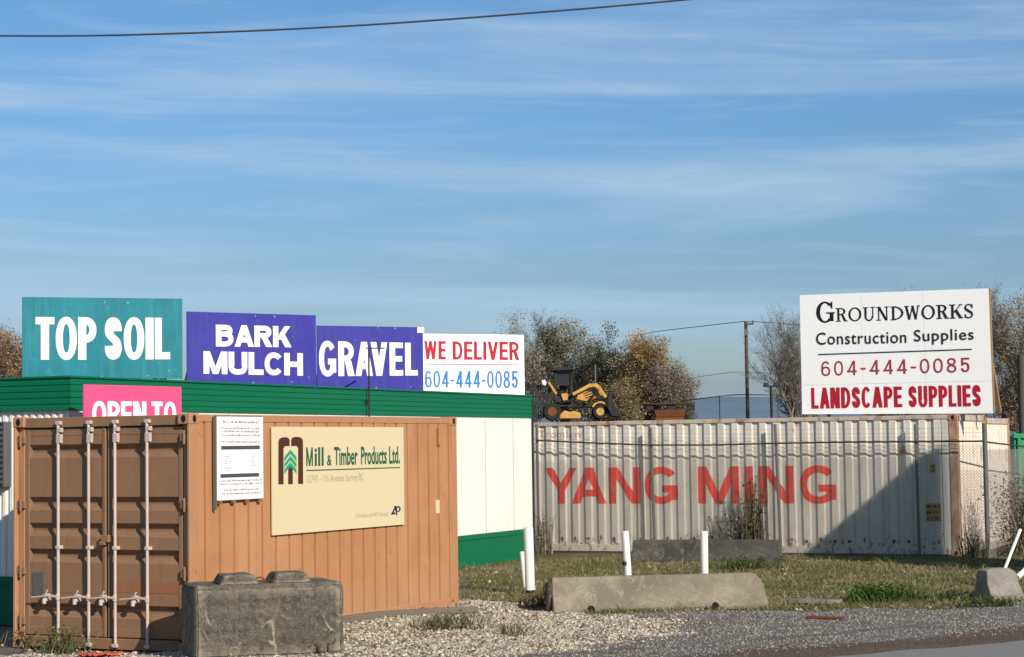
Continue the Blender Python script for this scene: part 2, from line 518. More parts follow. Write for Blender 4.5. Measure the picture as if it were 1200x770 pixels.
def faded_red():
    t = NT('faded_red_paint')
    n = t.noise(2.0, 7, 0.7, (3, 3, 0.5), 0.42, 0.75)
    c = t.mix(t.math('MULTIPLY', n, 0.5), (0.72, 0.030, 0.014), (0.55, 0.085, 0.050))
    sp = t.noise(13, 9, 0.78, (1, 1, 0.6), 0.600, 0.640)
    c = t.mix(t.math('MULTIPLY', sp, 0.8), c, (0.58, 0.50, 0.41))
    return t.set(c, 0.6, spec=0.15)


M['logo_red'] = faded_red()
M['logo_pale'] = paint('washed_out_red_paint', (0.52, 0.27, 0.21), 0.2, 0.6, 9.0)


def tinted(name, rough=0.85, gain=1.0, trans=0.0):
    t = NT(name)
    m = t.set(t.attr('tint'), rough, spec=0.25)
    if trans:
        tr = t.n.new('ShaderNodeBsdfTranslucent')
        t.l.new(t.attr('tint'), tr.inputs['Color'])
        mx = t.n.new('ShaderNodeMixShader'); mx.inputs[0].default_value = trans
        t.l.new(t.b.outputs[0], mx.inputs[1]); t.l.new(tr.outputs[0], mx.inputs[2])
        t.l.new(mx.outputs[0], t.out.inputs['Surface'])
    return m


M['leaf'] = tinted('leaf', 0.75, trans=0.25)
M['stone'] = tinted('crushed_stone', 0.9)
M['grassblade'] = tinted('grass_blade', 0.8, trans=0.25)

# ------------------------------------------------------------------ key frames of the yard
BX, BY, BYAW = -3.493, 21.53, 1.104          # brown container: right front corner, direction of its long side
WX, WY, WYAW, WZ = 8.105, 36.44, -0.434, 0.065   # white container: right front corner
be1 = Vector((math.cos(BYAW), math.sin(BYAW), 0)); be2 = Vector((-math.sin(BYAW), math.cos(BYAW), 0))
we1 = Vector((math.cos(WYAW), math.sin(WYAW), 0)); we2 = Vector((-math.sin(WYAW), math.cos(WYAW), 0))
Z3 = Vector((0, 0, 1))


class Plane:
    """a vertical plane with local coordinates (s along ex, height z)"""
    def __init__(s, o, ex):
        s.o, s.ex = Vector(o), Vector(ex).normalized()
        s.n = s.ex.cross(Z3)

    def uv(s, px, py):
        d = Vector(ray(px, py))
        c = Vector((0, 0, CAMH))
        t = (s.o - c).dot(s.n) / d.dot(s.n)
        p = c + d * t - s.o
        return p.dot(s.ex), p.z


RA, RB = gnd(960, 771), gnd(1200, 750)
rdir = (RB - RA).normalized()
rnor = Vector((-rdir.y, rdir.x, 0))           # away from the road


def smooth01(t):
    t = np.clip(t, 0, 1)
    return t * t * (3 - 2 * t)


def ground_z(x, y):
    x = np.asarray(x, float); y = np.asarray(y, float)
    z = 0.012 * np.sin(x * 1.7 + 0.6 * y) * np.cos(y * 1.3 - x * 0.4) + 0.008 * np.sin(x * 4.1 + 1) * np.sin(y * 3.7)
    dx, dy = x - BX, y - BY
    s = dx * be1.x + dy * be1.y
    d = dx * be1.y - dy * be1.x               # outwards from the long side
    m = np.interp(s, [0.4, 1.3, 2.6, 4.5, 6.0, 6.8], [0, 0.17, 0.16, 0.11, 0.07, 0]) * smooth01((1.1 - d) / 0.9) * (d > -2.0)
    z = z + m
    z = z + 0.075 * np.exp(-(((x + 2.65) / 1.15) ** 4 + ((y - 20.85) / 0.75) ** 4))
    z = z + 0.05 * smooth01((y - 31) / 4.0)
    rd = (x - RA.x) * rnor.x + (y - RA.y) * rnor.y
    z = np.where(rd < 0.35, z * smooth01(rd / 0.35) - 0.03 * smooth01((0.2 - rd) / 0.3), z)
    far = smooth01((np.hypot(x, y) - 48) / 20)
    return z * (1 - far)


def gz(p):
    return float(ground_z(p[0], p[1]))


def on_ground(px, py):
    p = gnd(px, py, 0)
    for _ in range(3):
        p = gnd(px, py, gz(p))
    return p


# ------------------------------------------------------------------ the ground
GRASS_PX = [(541, 702), (600, 706), (648, 716), (700, 719), (898, 716), (1010, 714), (1100, 712), (1210, 705), (1210, 640), (900, 640), (620, 640), (541, 655)]
CREAM_PX = [(20, 757), (120, 757), (224, 752), (400, 716), (541, 700), (600, 706), (640, 716), (720, 722), (800, 730), (815, 738), (740, 752), (640, 766), (560, 772), (400, 800), (0, 800)]


def inside(poly, x, y):
    r = np.zeros(x.shape, bool)
    n = len(poly)
    for i in range(n):
        x0, y0 = poly[i][0], poly[i][1]; x1, y1 = poly[(i + 1) % n][0], poly[(i + 1) % n][1]
        c = ((y0 > y) != (y1 > y)) & (x < (x1 - x0) * (y - y0) / (y1 - y0 + 1e-12) + x0)
        r ^= c
    return r


def wobble(x, y, a=0.18):
    wx = x + a * (np.sin(3.1 * y + 1.3 * x) + 0.6 * np.sin(7.3 * x - 2.2 * y + 1) + 0.4 * np.sin(15 * y + 3))
    wy = y + a * (np.sin(2.7 * x - 1.1 * y + 2) + 0.6 * np.sin(6.1 * y + 3.3 * x) + 0.4 * np.sin(13 * x))
    return wx, wy


grass_poly = [gnd(*p) for p in GRASS_PX]
grass_poly = [p if p.y < 45 else p for p in grass_poly]
cream_poly = [gnd(*p) for p in CREAM_PX]


def lowfreq(x, y, s=1.0):
    return np.sin(1.3 * s * x + 0.7 * s * y) + np.sin(0.9 * s * y - 1.7 * s * x + 2) + 0.7 * np.sin(2.9 * s * x + 1.1) * np.sin(2.3 * s * y)


def zones(x, y):
    wx, wy = wobble(x, y)
    g = inside(grass_poly, wx, wy)
    c = inside(cream_poly, wx, wy) & ~g
    rd = (wx - RA.x) * rnor.x + (wy - RA.y) * rnor.y
    soil = ((rd < 1.0) | (np.abs(rd - 1.9 - 0.1 * np.sin(x * 1.7)) < 0.10 * (lowfreq(x, y, 1.7) > -0.4))) & (x > -1.5)
    return c & ~soil, g & ~soil, soil


xs = np.concatenate([-np.geomspace(9000, 12.2, 26), np.arange(-12, 14, 0.125), np.geomspace(14.2, 9000, 26)])
ys = np.concatenate([-np.geomspace(400, 2, 8), np.linspace(0, 15.5, 14), np.arange(16, 42, 0.125), np.geomspace(42.4, 12000, 30)])
GX, GY = np.meshgrid(xs, ys)
GZ = ground_z(GX, GY)
c_, g_, s_ = zones(GX, GY)
farm = GY > 41
msk = np.stack([c_, g_, s_ | farm], -1).astype(np.float32).reshape(-1, 3)
# soften the zone mask a little
mk = msk.reshape(len(ys), len(xs), 3)
for _ in range(2):
    mk[1:-1, 1:-1] = (mk[1:-1, 1:-1] * 2 + mk[:-2, 1:-1] + mk[2:, 1:-1] + mk[1:-1, :-2] + mk[1:-1, 2:]) / 6
nx, ny = len(xs), len(ys)
idx = np.arange(nx * ny).reshape(ny, nx)
faces = np.stack([idx[:-1, :-1], idx[:-1, 1:], idx[1:, 1:], idx[1:, :-1]], -1).reshape(-1, 4)


def ground_mat():
    t = NT('yard_ground')
    z = t.sepxyz(t.attr('zone'))
    breakup = t.noise(9, 6, 0.7)

    def sharp(v):
        return t.range(t.math('ADD', v, t.math('MULTIPLY', t.math('SUBTRACT', breakup, 0.5), 0.9)), 0.40, 0.60)
    vor = t.voronoi(26)
    grey = t.mix(t.range(vor.outputs['Distance'], 0.0, 0.8), (0.28, 0.265, 0.24), (0.15, 0.142, 0.13))
    grey = t.mix(t.noise(60, 5, 0.7, lo=0.4, hi=0.7), grey, (0.13, 0.125, 0.12))
    grey = t.mix(t.math('MULTIPLY', t.noise(1.1, 6, 0.7, lo=0.48, hi=0.62), 0.75), grey, (0.155, 0.125, 0.095))
    cream = t.mix(t.noise(30, 5, 0.7, lo=0.35, hi=0.65), (0.42, 0.345, 0.24), (0.16, 0.125, 0.085))
    gr = t.mix(t.noise(5, 7, 0.7, lo=0.38, hi=0.62), (0.16, 0.13, 0.07), (0.09, 0.095, 0.035))
    gr = t.mix(t.math('MULTIPLY', t.noise(1.3, 6, 0.65, lo=0.52, hi=0.66), 0.8), gr, (0.21, 0.165, 0.105))
    soil = t.mix(t.noise(12, 7, 0.7, lo=0.35, hi=0.65), (0.165, 0.125, 0.092), (0.095, 0.073, 0.056))
    c = t.mix(sharp(z[0]), grey, cream)
    c = t.mix(sharp(z[1]), c, gr)
    c = t.mix(sharp(z[2]), c, soil)
    t.bump(t.math('ADD', t.noise(22, 7, 0.75), t.math('MULTIPLY', vor.outputs['Distance'], -0.6)), 0.9, 0.04)
    return t.set(c, 0.95, spec=0.15)


ground = np_mesh('ground', np.stack([GX.ravel(), GY.ravel(), GZ.ravel()], 1), faces, ground_mat(), colors=mk.reshape(-1, 3), attr='zone')
tag(ground, kind='structure')

# the road: asphalt with an uneven worn edge
t = NT('asphalt')
ac = t.mix(t.noise(45, 5, 0.7, lo=0.3, hi=0.7), (0.27, 0.262, 0.245), (0.19, 0.183, 0.172))
ac = t.mix(t.math('MULTIPLY', t.noise(0.9, 6, 0.7, lo=0.45, hi=0.7), 0.4), ac, (0.22, 0.20, 0.17))
t.bump(t.noise(80, 5, 0.7), 0.5, 0.01)
M['asphalt'] = t.set(ac, 0.85, spec=0.25)
rv, n_r = [], 260
for i in range(n_r):
    s = -60 + 120 * i / (n_r - 1)
    if abs(s) < 14: pass
    e = 0.05 * math.sin(s * 2.3) + 0.04 * math.sin(s * 5.9 + 1) + 0.02 * math.sin(s * 17)
    for d, zz in ((e, -0.004), (e - 0.12, 0.012), (-3.5, 0.03), (-13.0, 0.02)):
        p = RA + rdir * s + rnor * d
        rv.append((p.x, p.y, zz))
rv = np.array(rv)
ii = np.arange(n_r * 4).reshape(n_r, 4)
rf = np.stack([ii[:-1, :-1], ii[:-1, 1:], ii[1:, 1:], ii[1:, :-1]], -1).reshape(-1, 4)
tag(np_mesh('road', rv, rf, M['asphalt']), kind='structure')

# distant blue hills beyond the river plain
hv = []
nh = 90
for i in range(nh):
    a = -0.9 + 1.8 * i / (nh - 1)
    h = 66 + 10 * math.sin(a * 9 + 1) + 6 * math.sin(a * 23) + 3 * math.sin(a * 61)
    for dist, zz in ((2600, 0), (3000, h * 0.7), (3400, h), (4200, h * 0.9), (5000, 0)):
        hv.append((math.sin(a) * dist, math.cos(a) * dist, zz))
ii = np.arange(nh * 5).reshape(nh, 5)
hf = np.stack([ii[:-1, :-1], ii[:-1, 1:], ii[1:, 1:], ii[1:, :-1]], -1).reshape(-1, 4)
t = NT('far_blue_hills')
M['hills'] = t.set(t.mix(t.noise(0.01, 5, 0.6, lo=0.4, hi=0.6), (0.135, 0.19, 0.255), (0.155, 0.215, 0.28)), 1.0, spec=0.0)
tag(np_mesh('hills', np.array(hv), hf, M['hills']), kind='structure')

# heap of dark soil behind the containers that carries the machine
mv, mf = [], []
NMX, NMY = 40, 20
for j in range(NMY):
    for i in range(NMX):
        u, v = i / (NMX - 1) * 2 - 1, j / (NMY - 1) * 2 - 1
        hh = 3.02 * float(smooth01((1 - abs(u)) * 3.2)) * float(smooth01((1 - abs(v)) * 2.6))
        hh += 0.05 * math.sin(i * 1.9) * math.sin(j * 2.3) * (hh > 0.3)
        mv.append((4.2 + u * 8.2, 76.5 + v * 6.5, hh - 0.05))
ii = np.arange(NMX * NMY).reshape(NMY, NMX)
mf = np.stack([ii[:-1, :-1], ii[:-1, 1:], ii[1:, 1:], ii[1:, :-1]], -1).reshape(-1, 4)
t = NT('dark_soil')
t.bump(t.noise(3, 7, 0.7), 0.8, 0.1)
M['soil'] = t.set(t.mix(t.noise(4, 6, 0.7, lo=0.4, hi=0.6), (0.06, 0.045, 0.03), (0.035, 0.027, 0.02)), 0.95, spec=0.1)
tag(np_mesh('soil_mound', np.array(mv), mf, M['soil']), kind='structure')


# ------------------------------------------------------------------ lettering
def text_geo(body, x0, x1, z0, z1, weight=0.0, spacing=1.0, word=1.0):
    """flat letters of the built-in font, fitted into a rectangle; returns vertices (x, z) and faces"""
    cu = bpy.data.curves.new('letters', 'FONT')
    cu.body = body
    cu.offset = weight
    cu.resolution_u = 4
    cu.space_character = spacing
    cu.space_word = word
    o = bpy.data.objects.new('letters', cu)
    COL.objects.link(o)
    bpy.context.view_layer.update()
    dg = bpy.context.evaluated_depsgraph_get()
    me = bpy.data.meshes.new_from_object(o.evaluated_get(dg))
    v = np.array([p.co[:] for p in me.vertices])
    f = [tuple(p.vertices) for p in me.polygons]
    bpy.data.objects.remove(o); bpy.data.curves.remove(cu); bpy.data.meshes.remove(me)
    lo, hi = v.min(0), v.max(0)
    X = x0 + (v[:, 0] - lo[0]) / (hi[0] - lo[0]) * (x1 - x0)
    Zc = z0 + (v[:, 1] - lo[1]) / (hi[1] - lo[1]) * (z1 - z0)
    return np.stack([X, Zc], 1), f


class Flat:
    """lettering painted on a plane y = const (facing -y), shapes in (x, z)"""
    def __init__(s, y):
        s.mb, s.y = MB(), y

    def _y(s):
        s.y -= 0.00015
        return s.y

    def text(s, body, box, weight=0.0, spacing=1.0, word=1.0):
        v, f = text_geo(body, *box, weight, spacing, word)
        y = s._y()
        s.mb.add([(a, y, b) for a, b in v], f)
        return s

    def poly(s, pts):
        y = s._y()
        s.mb.add([(a, y, b) for a, b in pts], [tuple(range(len(pts)))])
        return s

    def rect(s, x0, x1, z0, z1):
        return s.poly([(x0, z0), (x1, z0), (x1, z1), (x0, z1)])

    def ring(s, cx, cz, rx, rz, ix, iz, a0=0, a1=360, n=40):
        y = s._y()
        vs, fs = [], []
        for i in range(n + 1):
            a = R(a0 + (a1 - a0) * i / n)
            vs.append((cx + rx * math.cos(a), y, cz + rz * math.sin(a)))
            vs.append((cx + ix * math.cos(a), y, cz + iz * math.sin(a)))
        for i in range(n):
            fs.append((2 * i, 2 * i + 2, 2 * i + 3, 2 * i + 1))
        s.mb.add(vs, fs)
        return s

    def stroke(s, pts, ws):
        """a pen line of varying width"""
        y = s._y()
        vs, fs = [], []
        n = len(pts)
        for i, (x, z) in enumerate(pts):
            a, b = pts[max(i - 1, 0)], pts[min(i + 1, n - 1)]
            d = Vector((b[0] - a[0], b[1] - a[1])).normalized()
            w = (ws if isinstance(ws, (int, float)) else ws[i]) / 2
            vs += [(x - d.y * w, y, z + d.x * w), (x + d.y * w, y, z - d.x * w)]
        for i in range(n - 1):
            fs.append((2 * i, 2 * i + 2, 2 * i + 3, 2 * i + 1))
        s.mb.add(vs, fs)
        return s

    def build(s, name, mat, parent):
        return s.mb.build(name, mat, parent)


def serif_glyph(F, ch, x, z, w, h, th, tn):
    """one roman capital in the box x..x+w, z..z+h; th thick stem, tn thin stem (metres)"""
    sf, sh = th * 0.75, tn * 0.8

    def stem(cx, t, bot=True, top=True, z0=None, z1=None):
        a, b = (z if z0 is None else z0), (z + h if z1 is None else z1)
        F.rect(cx - t / 2, cx + t / 2, a, b)
        if bot: F.rect(cx - t / 2 - sf, cx + t / 2 + sf, a, a + sh)
        if top: F.rect(cx - t / 2 - sf, cx + t / 2 + sf, b - sh, b)

    def diag(xa, za, xb, zb, t):
        F.poly([(xa - t / 2, za), (xa + t / 2, za), (xb + t / 2, zb), (xb - t / 2, zb)])
    cx, cz = x + w / 2, z + h / 2
    if ch == 'O':
        F.ring(cx, cz, w / 2, h / 2 * 1.03, w / 2 - th, h / 2 - tn)
    elif ch == 'G':
        F.ring(cx, cz, w / 2, h / 2 * 1.03, w / 2 - th * 1.1, h / 2 - tn, 42, 318)
        F.rect(x + w - th * 1.15, x + w - th * 0.1, z + h * 0.06, z + h * 0.45)
        F.rect(x + w * 0.56, x + w + sf * 0.3, z + h * 0.42, z + h * 0.42 + sh * 1.2)
        F.poly([(x + w * 0.86, z + h * 0.66), (x + w * 0.93, z + h * 0.66), (x + w * 0.93, z + h), (x + w * 0.89, z + h), (x + w * 0.74, z + h * 0.88)])
    elif ch == 'D':
        stem(x + sf + th / 2, th)
        F.ring(x + sf + th / 2, cz, w - sf - th / 2, h / 2, w - sf - th * 1.5, h / 2 - tn, -90, 90)
    elif ch == 'R':
        stem(x + sf + th / 2, th)
        F.ring(x + w * 0.45, z + h * 0.74, w * 0.42, h * 0.26, w * 0.42 - th, h * 0.26 - tn, -90, 90, 20)
        F.rect(x + sf + th / 2, x + w * 0.45, z + h - tn, z + h); F.rect(x + sf + th / 2, x + w * 0.45, z + h * 0.48, z + h * 0.48 + tn)
        F.poly([(x + w * 0.46, z + h * 0.50), (x + w * 0.46 + th * 1.1, z + h * 0.50), (x + w * 0.98, z), (x + w * 0.98 - th * 1.3, z)])
        F.rect(x + w * 0.90, x + w * 1.05, z, z + sh)
    elif ch == 'U':
        stem(x + sf + th / 2, th, bot=False, z0=z + h * 0.34)
        stem(x + w - sf - tn / 2, tn, bot=False, z0=z + h * 0.34)
        F.ring(cx, z + h * 0.35, w / 2 - sf, h * 0.37, w / 2 - sf - th * 0.8, h * 0.37 - tn * 1.2, 180, 360, 24)
    elif ch == 'N':
        stem(x + sf + tn / 2, tn); stem(x + w - sf - tn / 2, tn, bot=False)
        diag(x + w - sf - tn / 2 - th * 0.2, z, x + sf + th * 0.3, z + h, th * 1.15)
    elif ch == 'W':
        F.rect(x - sf * 0.2, x + th + sf, z + h - sh, z + h); F.rect(x + w * 0.42, x + w * 0.62, z + h - sh, z + h); F.rect(x + w - th - sf * 0.6, x + w, z + h - sh, z + h)
        diag(x + w * 0.30, z, x + th * 0.6, z + h, th); diag(x + w * 0.30, z, x + w * 0.52, z + h, tn)
        diag(x + w * 0.72, z, x + w * 0.50, z + h, th); diag(x + w * 0.72, z, x + w - tn * 1.5, z + h, tn)
    elif ch == 'K':
        stem(x + sf + th / 2, th)
        diag(x + sf + th, z + h * 0.40, x + w * 0.86, z + h, tn)
        F.poly([(x + w * 0.36, z + h * 0.58), (x + w * 0.36 + th * 1.1, z + h * 0.64), (x + w * 0.98, z), (x + w * 0.98 - th * 1.3, z)])
        F.rect(x + w * 0.72, x + w * 0.98, z + h - sh, z + h); F.rect(x + w * 0.74, x + w * 1.03, z, z + sh)
    elif ch == 'S':
        P = [(0.86, 0.80), (0.74, 0.93), (0.50, 0.975), (0.24, 0.92), (0.13, 0.76), (0.22, 0.62), (0.50, 0.51), (0.79, 0.39), (0.89, 0.23), (0.76, 0.07), (0.48, 0.02), (0.24, 0.07), (0.10, 0.22)]
        Wt = [0.9, 0.8, 0.8, 1.0, 1.3, 1.5, 1.6, 1.5, 1.3, 1.0, 0.8, 0.8, 0.9]
        F.stroke([(x + a * w, z + b * h) for a, b in P], [tn + (th - tn) * max(0, q - 0.8) / 0.8 for q in Wt])
        F.rect(x + w * 0.82, x + w * 0.82 + tn * 0.9, z + h * 0.70, z + h * 0.98); F.rect(x + w * 0.08, x + w * 0.08 + tn * 0.9, z + h * 0.02, z + h * 0.30)


def sans_glyph(F, ch, x, z, w, h, t, tz):
    """one letter of a heavy grotesque in the box x..x+w, z..z+h; t upright, tz level stroke thickness"""
    cx, cz = x + w / 2, z + h / 2

    def srg(cx_, cz_, rx, rz, a0, a1, p=2.2, n=30):
        y = F._y()
        vs, fs = [], []
        for i in range(n + 1):
            a = R(a0 + (a1 - a0) * i / n)
            c, s_ = math.cos(a), math.sin(a)
            c = math.copysign(abs(c) ** (2 / p), c); s_ = math.copysign(abs(s_) ** (2 / p), s_)
            vs += [(cx_ + rx * c, y, cz_ + rz * s_), (cx_ + max(rx - t * 0.86, 0.001) * c, y, cz_ + max(rz - tz, 0.001) * s_)]
        fs = [(2 * i, 2 * i + 2, 2 * i + 3, 2 * i + 1) for i in range(n)]
        F.mb.add(vs, fs)

    def dg(xa, za, xb, zb, k=1.0):
        tt = t * k
        F.poly([(xa - tt / 2, za), (xa + tt / 2, za), (xb + tt / 2, zb), (xb - tt / 2, zb)])
    V = lambda xx, a=0.0, b=1.0: F.rect(xx, xx + t, z + h * a, z + h * b)
    Hh = lambda zz, a, b: F.rect(a, b, zz, zz + tz)
    r = x + w

    def bowl(zb, zt, right=None):
        right = right or r
        rx = min((right - x) * 0.62, (zt - zb) * 0.62)
        srg(right - rx, (zb + zt) / 2, rx, (zt - zb) / 2, -90, 90, 2.2, 18)
        Hh(zt - tz, x + t * 0.5, right - rx); Hh(zb, x + t * 0.5, right - rx)
    if ch == 'I': V(x)
    elif ch == 'L': V(x); Hh(z, x + t, r)
    elif ch == 'T': F.rect(cx - t / 2, cx + t / 2, z, z + h - tz); Hh(z + h - tz, x, r)
    elif ch == 'E': V(x); Hh(z, x + t, r); Hh(z + h - tz, x + t, r); Hh(cz - tz * 0.45, x + t, r - w * 0.06)
    elif ch == 'H': V(x); V(r - t); Hh(cz - tz / 2, x + t, r - t)
    elif ch in 'O0': srg(cx, cz, w / 2, h / 2 * 1.015, 0, 360)
    elif ch == 'C': srg(cx, cz, w / 2, h / 2 * 1.015, 38, 322)
    elif ch == 'G':
        srg(cx, cz, w / 2, h / 2 * 1.015, 38, 330); V(r - t, 0.10, 0.50); Hh(z + h * 0.5 - tz, cx + w * 0.02, r - t)
    elif ch == 'D': V(x); bowl(z, z + h)
    elif ch == 'P': V(x); bowl(z + h * 0.40, z + h)
    elif ch == 'R':
        V(x); bowl(z + h * 0.42, z + h, r - w * 0.03)
        F.poly([(x + w * 0.40, z + h * 0.45), (x + w * 0.40 + t * 1.1, z + h * 0.45), (r + w * 0.02, z), (r + w * 0.02 - t * 1.15, z)])
    elif ch == 'B': V(x); bowl(z + h * 0.46, z + h, r - w * 0.05); bowl(z, z + h * 0.46 + tz, r)
    elif ch == 'U':
        V(x, 0.36); V(r - t, 0.36); srg(cx, z + h * 0.37, w / 2, h * 0.38, 180, 360, 2.35, 20)
    elif ch == 'A':
        dg(x + t / 2, z, cx, z + h); dg(r - t / 2, z, cx, z + h); Hh(z + h * 0.20, x + w * 0.24, r - w * 0.24)
    elif ch == 'V': dg(cx, z, x + t / 2, z + h); dg(cx, z, r - t / 2, z + h)
    elif ch == 'Y':
        dg(cx, z + h * 0.38, x + t / 2, z + h); dg(cx, z + h * 0.38, r - t / 2, z + h); F.rect(cx - t / 2, cx + t / 2, z, z + h * 0.40)
    elif ch == 'W':
        k = 0.85
        dg(x + w * 0.28, z, x + t / 2, z + h, k); dg(x + w * 0.28, z, cx, z + h, k); dg(r - w * 0.28, z, cx, z + h, k); dg(r - w * 0.28, z, r - t / 2, z + h, k)
    elif ch == 'M':
        V(x); V(r - t); dg(cx, z, x + t * 0.62, z + h, 0.95); dg(cx, z, r - t * 0.62, z + h, 0.95)
    elif ch == 'N': V(x); V(r - t); dg(r - t * 0.62, z, x + t * 0.62, z + h, 1.1)
    elif ch == 'K':
        V(x); dg(x + t * 1.0, z + h * 0.36, r - t * 0.65, z + h, 1.05)
        F.poly([(x + w * 0.34, z + h * 0.54), (x + w * 0.34 + t * 0.9, z + h * 0.68), (r + w * 0.03, z), (r + w * 0.03 - t * 1.2, z)])
    elif ch in 'S5':
        if ch == 'S':
            P = [(0.93, 0.71), (0.90, 0.84), (0.76, 0.955), (0.50, 1.0), (0.24, 0.955), (0.10, 0.83), (0.10, 0.69), (0.22, 0.585), (0.50, 0.50), (0.78, 0.415), (0.90, 0.30), (0.90, 0.165), (0.76, 0.045), (0.50, 0.0), (0.24, 0.045), (0.10, 0.16), (0.07, 0.29)]
        else:
            P = [(0.18, 0.52), (0.32, 0.62), (0.55, 0.64), (0.80, 0.56), (0.92, 0.42), (0.92, 0.24), (0.80, 0.07), (0.52, 0.0), (0.25, 0.04), (0.11, 0.14), (0.07, 0.26)]
        Q = []
        for i in range(len(P) - 1):
            p0, p1, p2, p3 = [np.array(P[min(max(j, 0), len(P) - 1)]) for j in (i - 1, i, i + 1, i + 2)]
            for u in np.linspace(0, 1, 4, endpoint=False):
                Q.append(0.5 * (2 * p1 + (p2 - p0) * u + (2 * p0 - 5 * p1 + 4 * p2 - p3) * u * u + (3 * p1 - p0 - 3 * p2 + p3) * u ** 3))
        Q.append(np.array(P[-1]))
        C = [(x + t / 2 + (w - t) * q_[0], z + tz / 2 + (h - tz) * q_[1]) for q_ in Q]
        y = F._y(); vs = []
        for i, (a, b) in enumerate(C):
            p_, n_ = C[max(i - 1, 0)], C[min(i + 1, len(C) - 1)]
            d = Vector((n_[0] - p_[0], n_[1] - p_[1])).normalized()
            vs += [(a - d.y * t / 2, y, b + d.x * tz / 2), (a + d.y * t / 2, y, b - d.x * tz / 2)]
        F.mb.add(vs, [(2 * i, 2 * i + 2, 2 * i + 3, 2 * i + 1) for i in range(len(C) - 1)])
        if ch == '5':
            F.rect(x + w * 0.10, x + w * 0.10 + t * 0.9, z + h * 0.46, z + h); Hh(z + h - tz, x + w * 0.10, r - w * 0.06)
    elif ch == '4':
        V(r - t - w * 0.16, 0, 1); Hh(z + h * 0.20, x, r); F.poly([(x, z + h * 0.20), (x + t * 0.95, z + h * 0.20), (r - w * 0.16 - t * 0.1, z + h), (r - w * 0.16 - t, z + h)])
    elif ch == '6':
        srg(cx, z + h * 0.32, w / 2, h * 0.33, 0, 360); srg(cx, cz, w / 2, h / 2 * 1.015, 40, 215)
    elif ch == '8':
        srg(cx, z + h * 0.27, w / 2, h * 0.28, 0, 360); srg(cx, z + h * 0.75, w * 0.45, h * 0.26, 0, 360)
    elif ch == '-': Hh(z + h * 0.36, x, r)


GW = {'I': 0, 'L': 0.82, 'T': 0.98, 'E': 0.88, 'W': 1.55, 'M': 1.28, 'A': 1.12, 'V': 1.08, 'Y': 1.08, 'G': 1.08, 'O': 1.10, 'K': 1.06, 'P': 0.96, 'R': 1.02, 'B': 1.0, 'S': 0.98, 'C': 1.02, 'D': 1.02, 'U': 1.02, 'N': 1.06, 'H': 1.04,
      '-': 0.55, ' ': 0.5, '0': 0.98, '4': 1.04, '5': 0.98, '6': 0.98, '8': 0.98}


def sans_text(body, aspect, t, tz, gap):
    """heavy letters in a box of the given width : height, returned with x and z running 0..1"""
    F = Flat(0.0)
    kern = [{'YA': -0.26, 'AV': -0.13, 'RA': -0.03, 'AN': -0.03, 'AR': -0.03}.get(body[i:i + 2], 0.0) for i in range(len(body))]
    fixed = sum(t for c in body if c == 'I') + gap * (len(body) - 1) + sum(kern)
    k = (aspect - fixed) / sum(GW[c] for c in body)
    x = 0.0
    for c, kn in zip(body, kern):
        w = t if c == 'I' else GW[c] * k
        if c != ' ': sans_glyph(F, c, x, 0.0, w, 1.0, min(t, w * 0.46) if c != 'I' else t, tz)
        x += w + gap + kn
    return [(v[0] / aspect, v[1], v[2]) for v in F.mb.v], F.mb.f


# ------------------------------------------------------------------ brown container
def corrug(x0, x1, pitch, depth, flat=0.26, slope=0.245, inner=0.25, y0=0.0, start=0.0):
    """profile of a corrugated wall in plan: list of (x, y); y grows inwards"""
    pr = []
    x = x0 - start * pitch
    pts = []
    while x < x1 + pitch:
        pts += [(x, y0), (x + flat * pitch, y0), (x + (flat + slope) * pitch, y0 + depth), (x + (flat + slope + inner) * pitch, y0 + depth)]
        x += pitch
    out = []
    for (a, ya), (b, yb) in zip(pts[:-1], pts[1:]):
        if b <= x0 or a >= x1: continue
        if a < x0: ya, a = ya + (yb - ya) * (x0 - a) / (b - a), x0
        if b > x1: yb, b = ya + (yb - ya) * (x1 - a) / (b - a), x1
        if not out: out.append((a, ya))
        out.append((b, yb))
    return out


def casting(mb, holes, x0, y0, z0, sx, sy):
    holes, holes_b = holes
    """corner casting 178 x 162 x 118 growing from the corner (x0, y0, z0) towards sx, sy"""
    xs_, ys_ = sorted((x0, x0 + sx * 0.178)), sorted((y0, y0 + sy * 0.162))
    mb.box(*xs_, *ys_, z0, z0 + 0.118)
    cx, cy, cz = sum(xs_) / 2, sum(ys_) / 2, z0 + 0.059
    holes.prism([(cx + 0.032 * math.cos(a) * 1.0, cz + 0.042 * math.sin(a)) for a in np.linspace(0, 2 * math.pi, 12, endpoint=False)], 'y', y0 - sy * 0.003, y0 + sy * 0.02)
    holes_b.prism([(cy + 0.03 * math.cos(a), cz + 0.042 * math.sin(a)) for a in np.linspace(0, 2 * math.pi, 12, endpoint=False)], 'x', x0 - sx * 0.003, x0 + sx * 0.02)


bc = thing('shipping_container', 'brown shipping container with closed doors and four pale locking bars, carrying two signs', 'container', (BX, BY, 0.0), BYAW)
L20, W8, H8 = 6.06, 2.44, 2.59
DOORP = Plane((BX, BY, 0), -be2)              # s grows to the right, so local y = -s
frame = MB()
for xx in (0.0, L20 - 0.12):
    pass
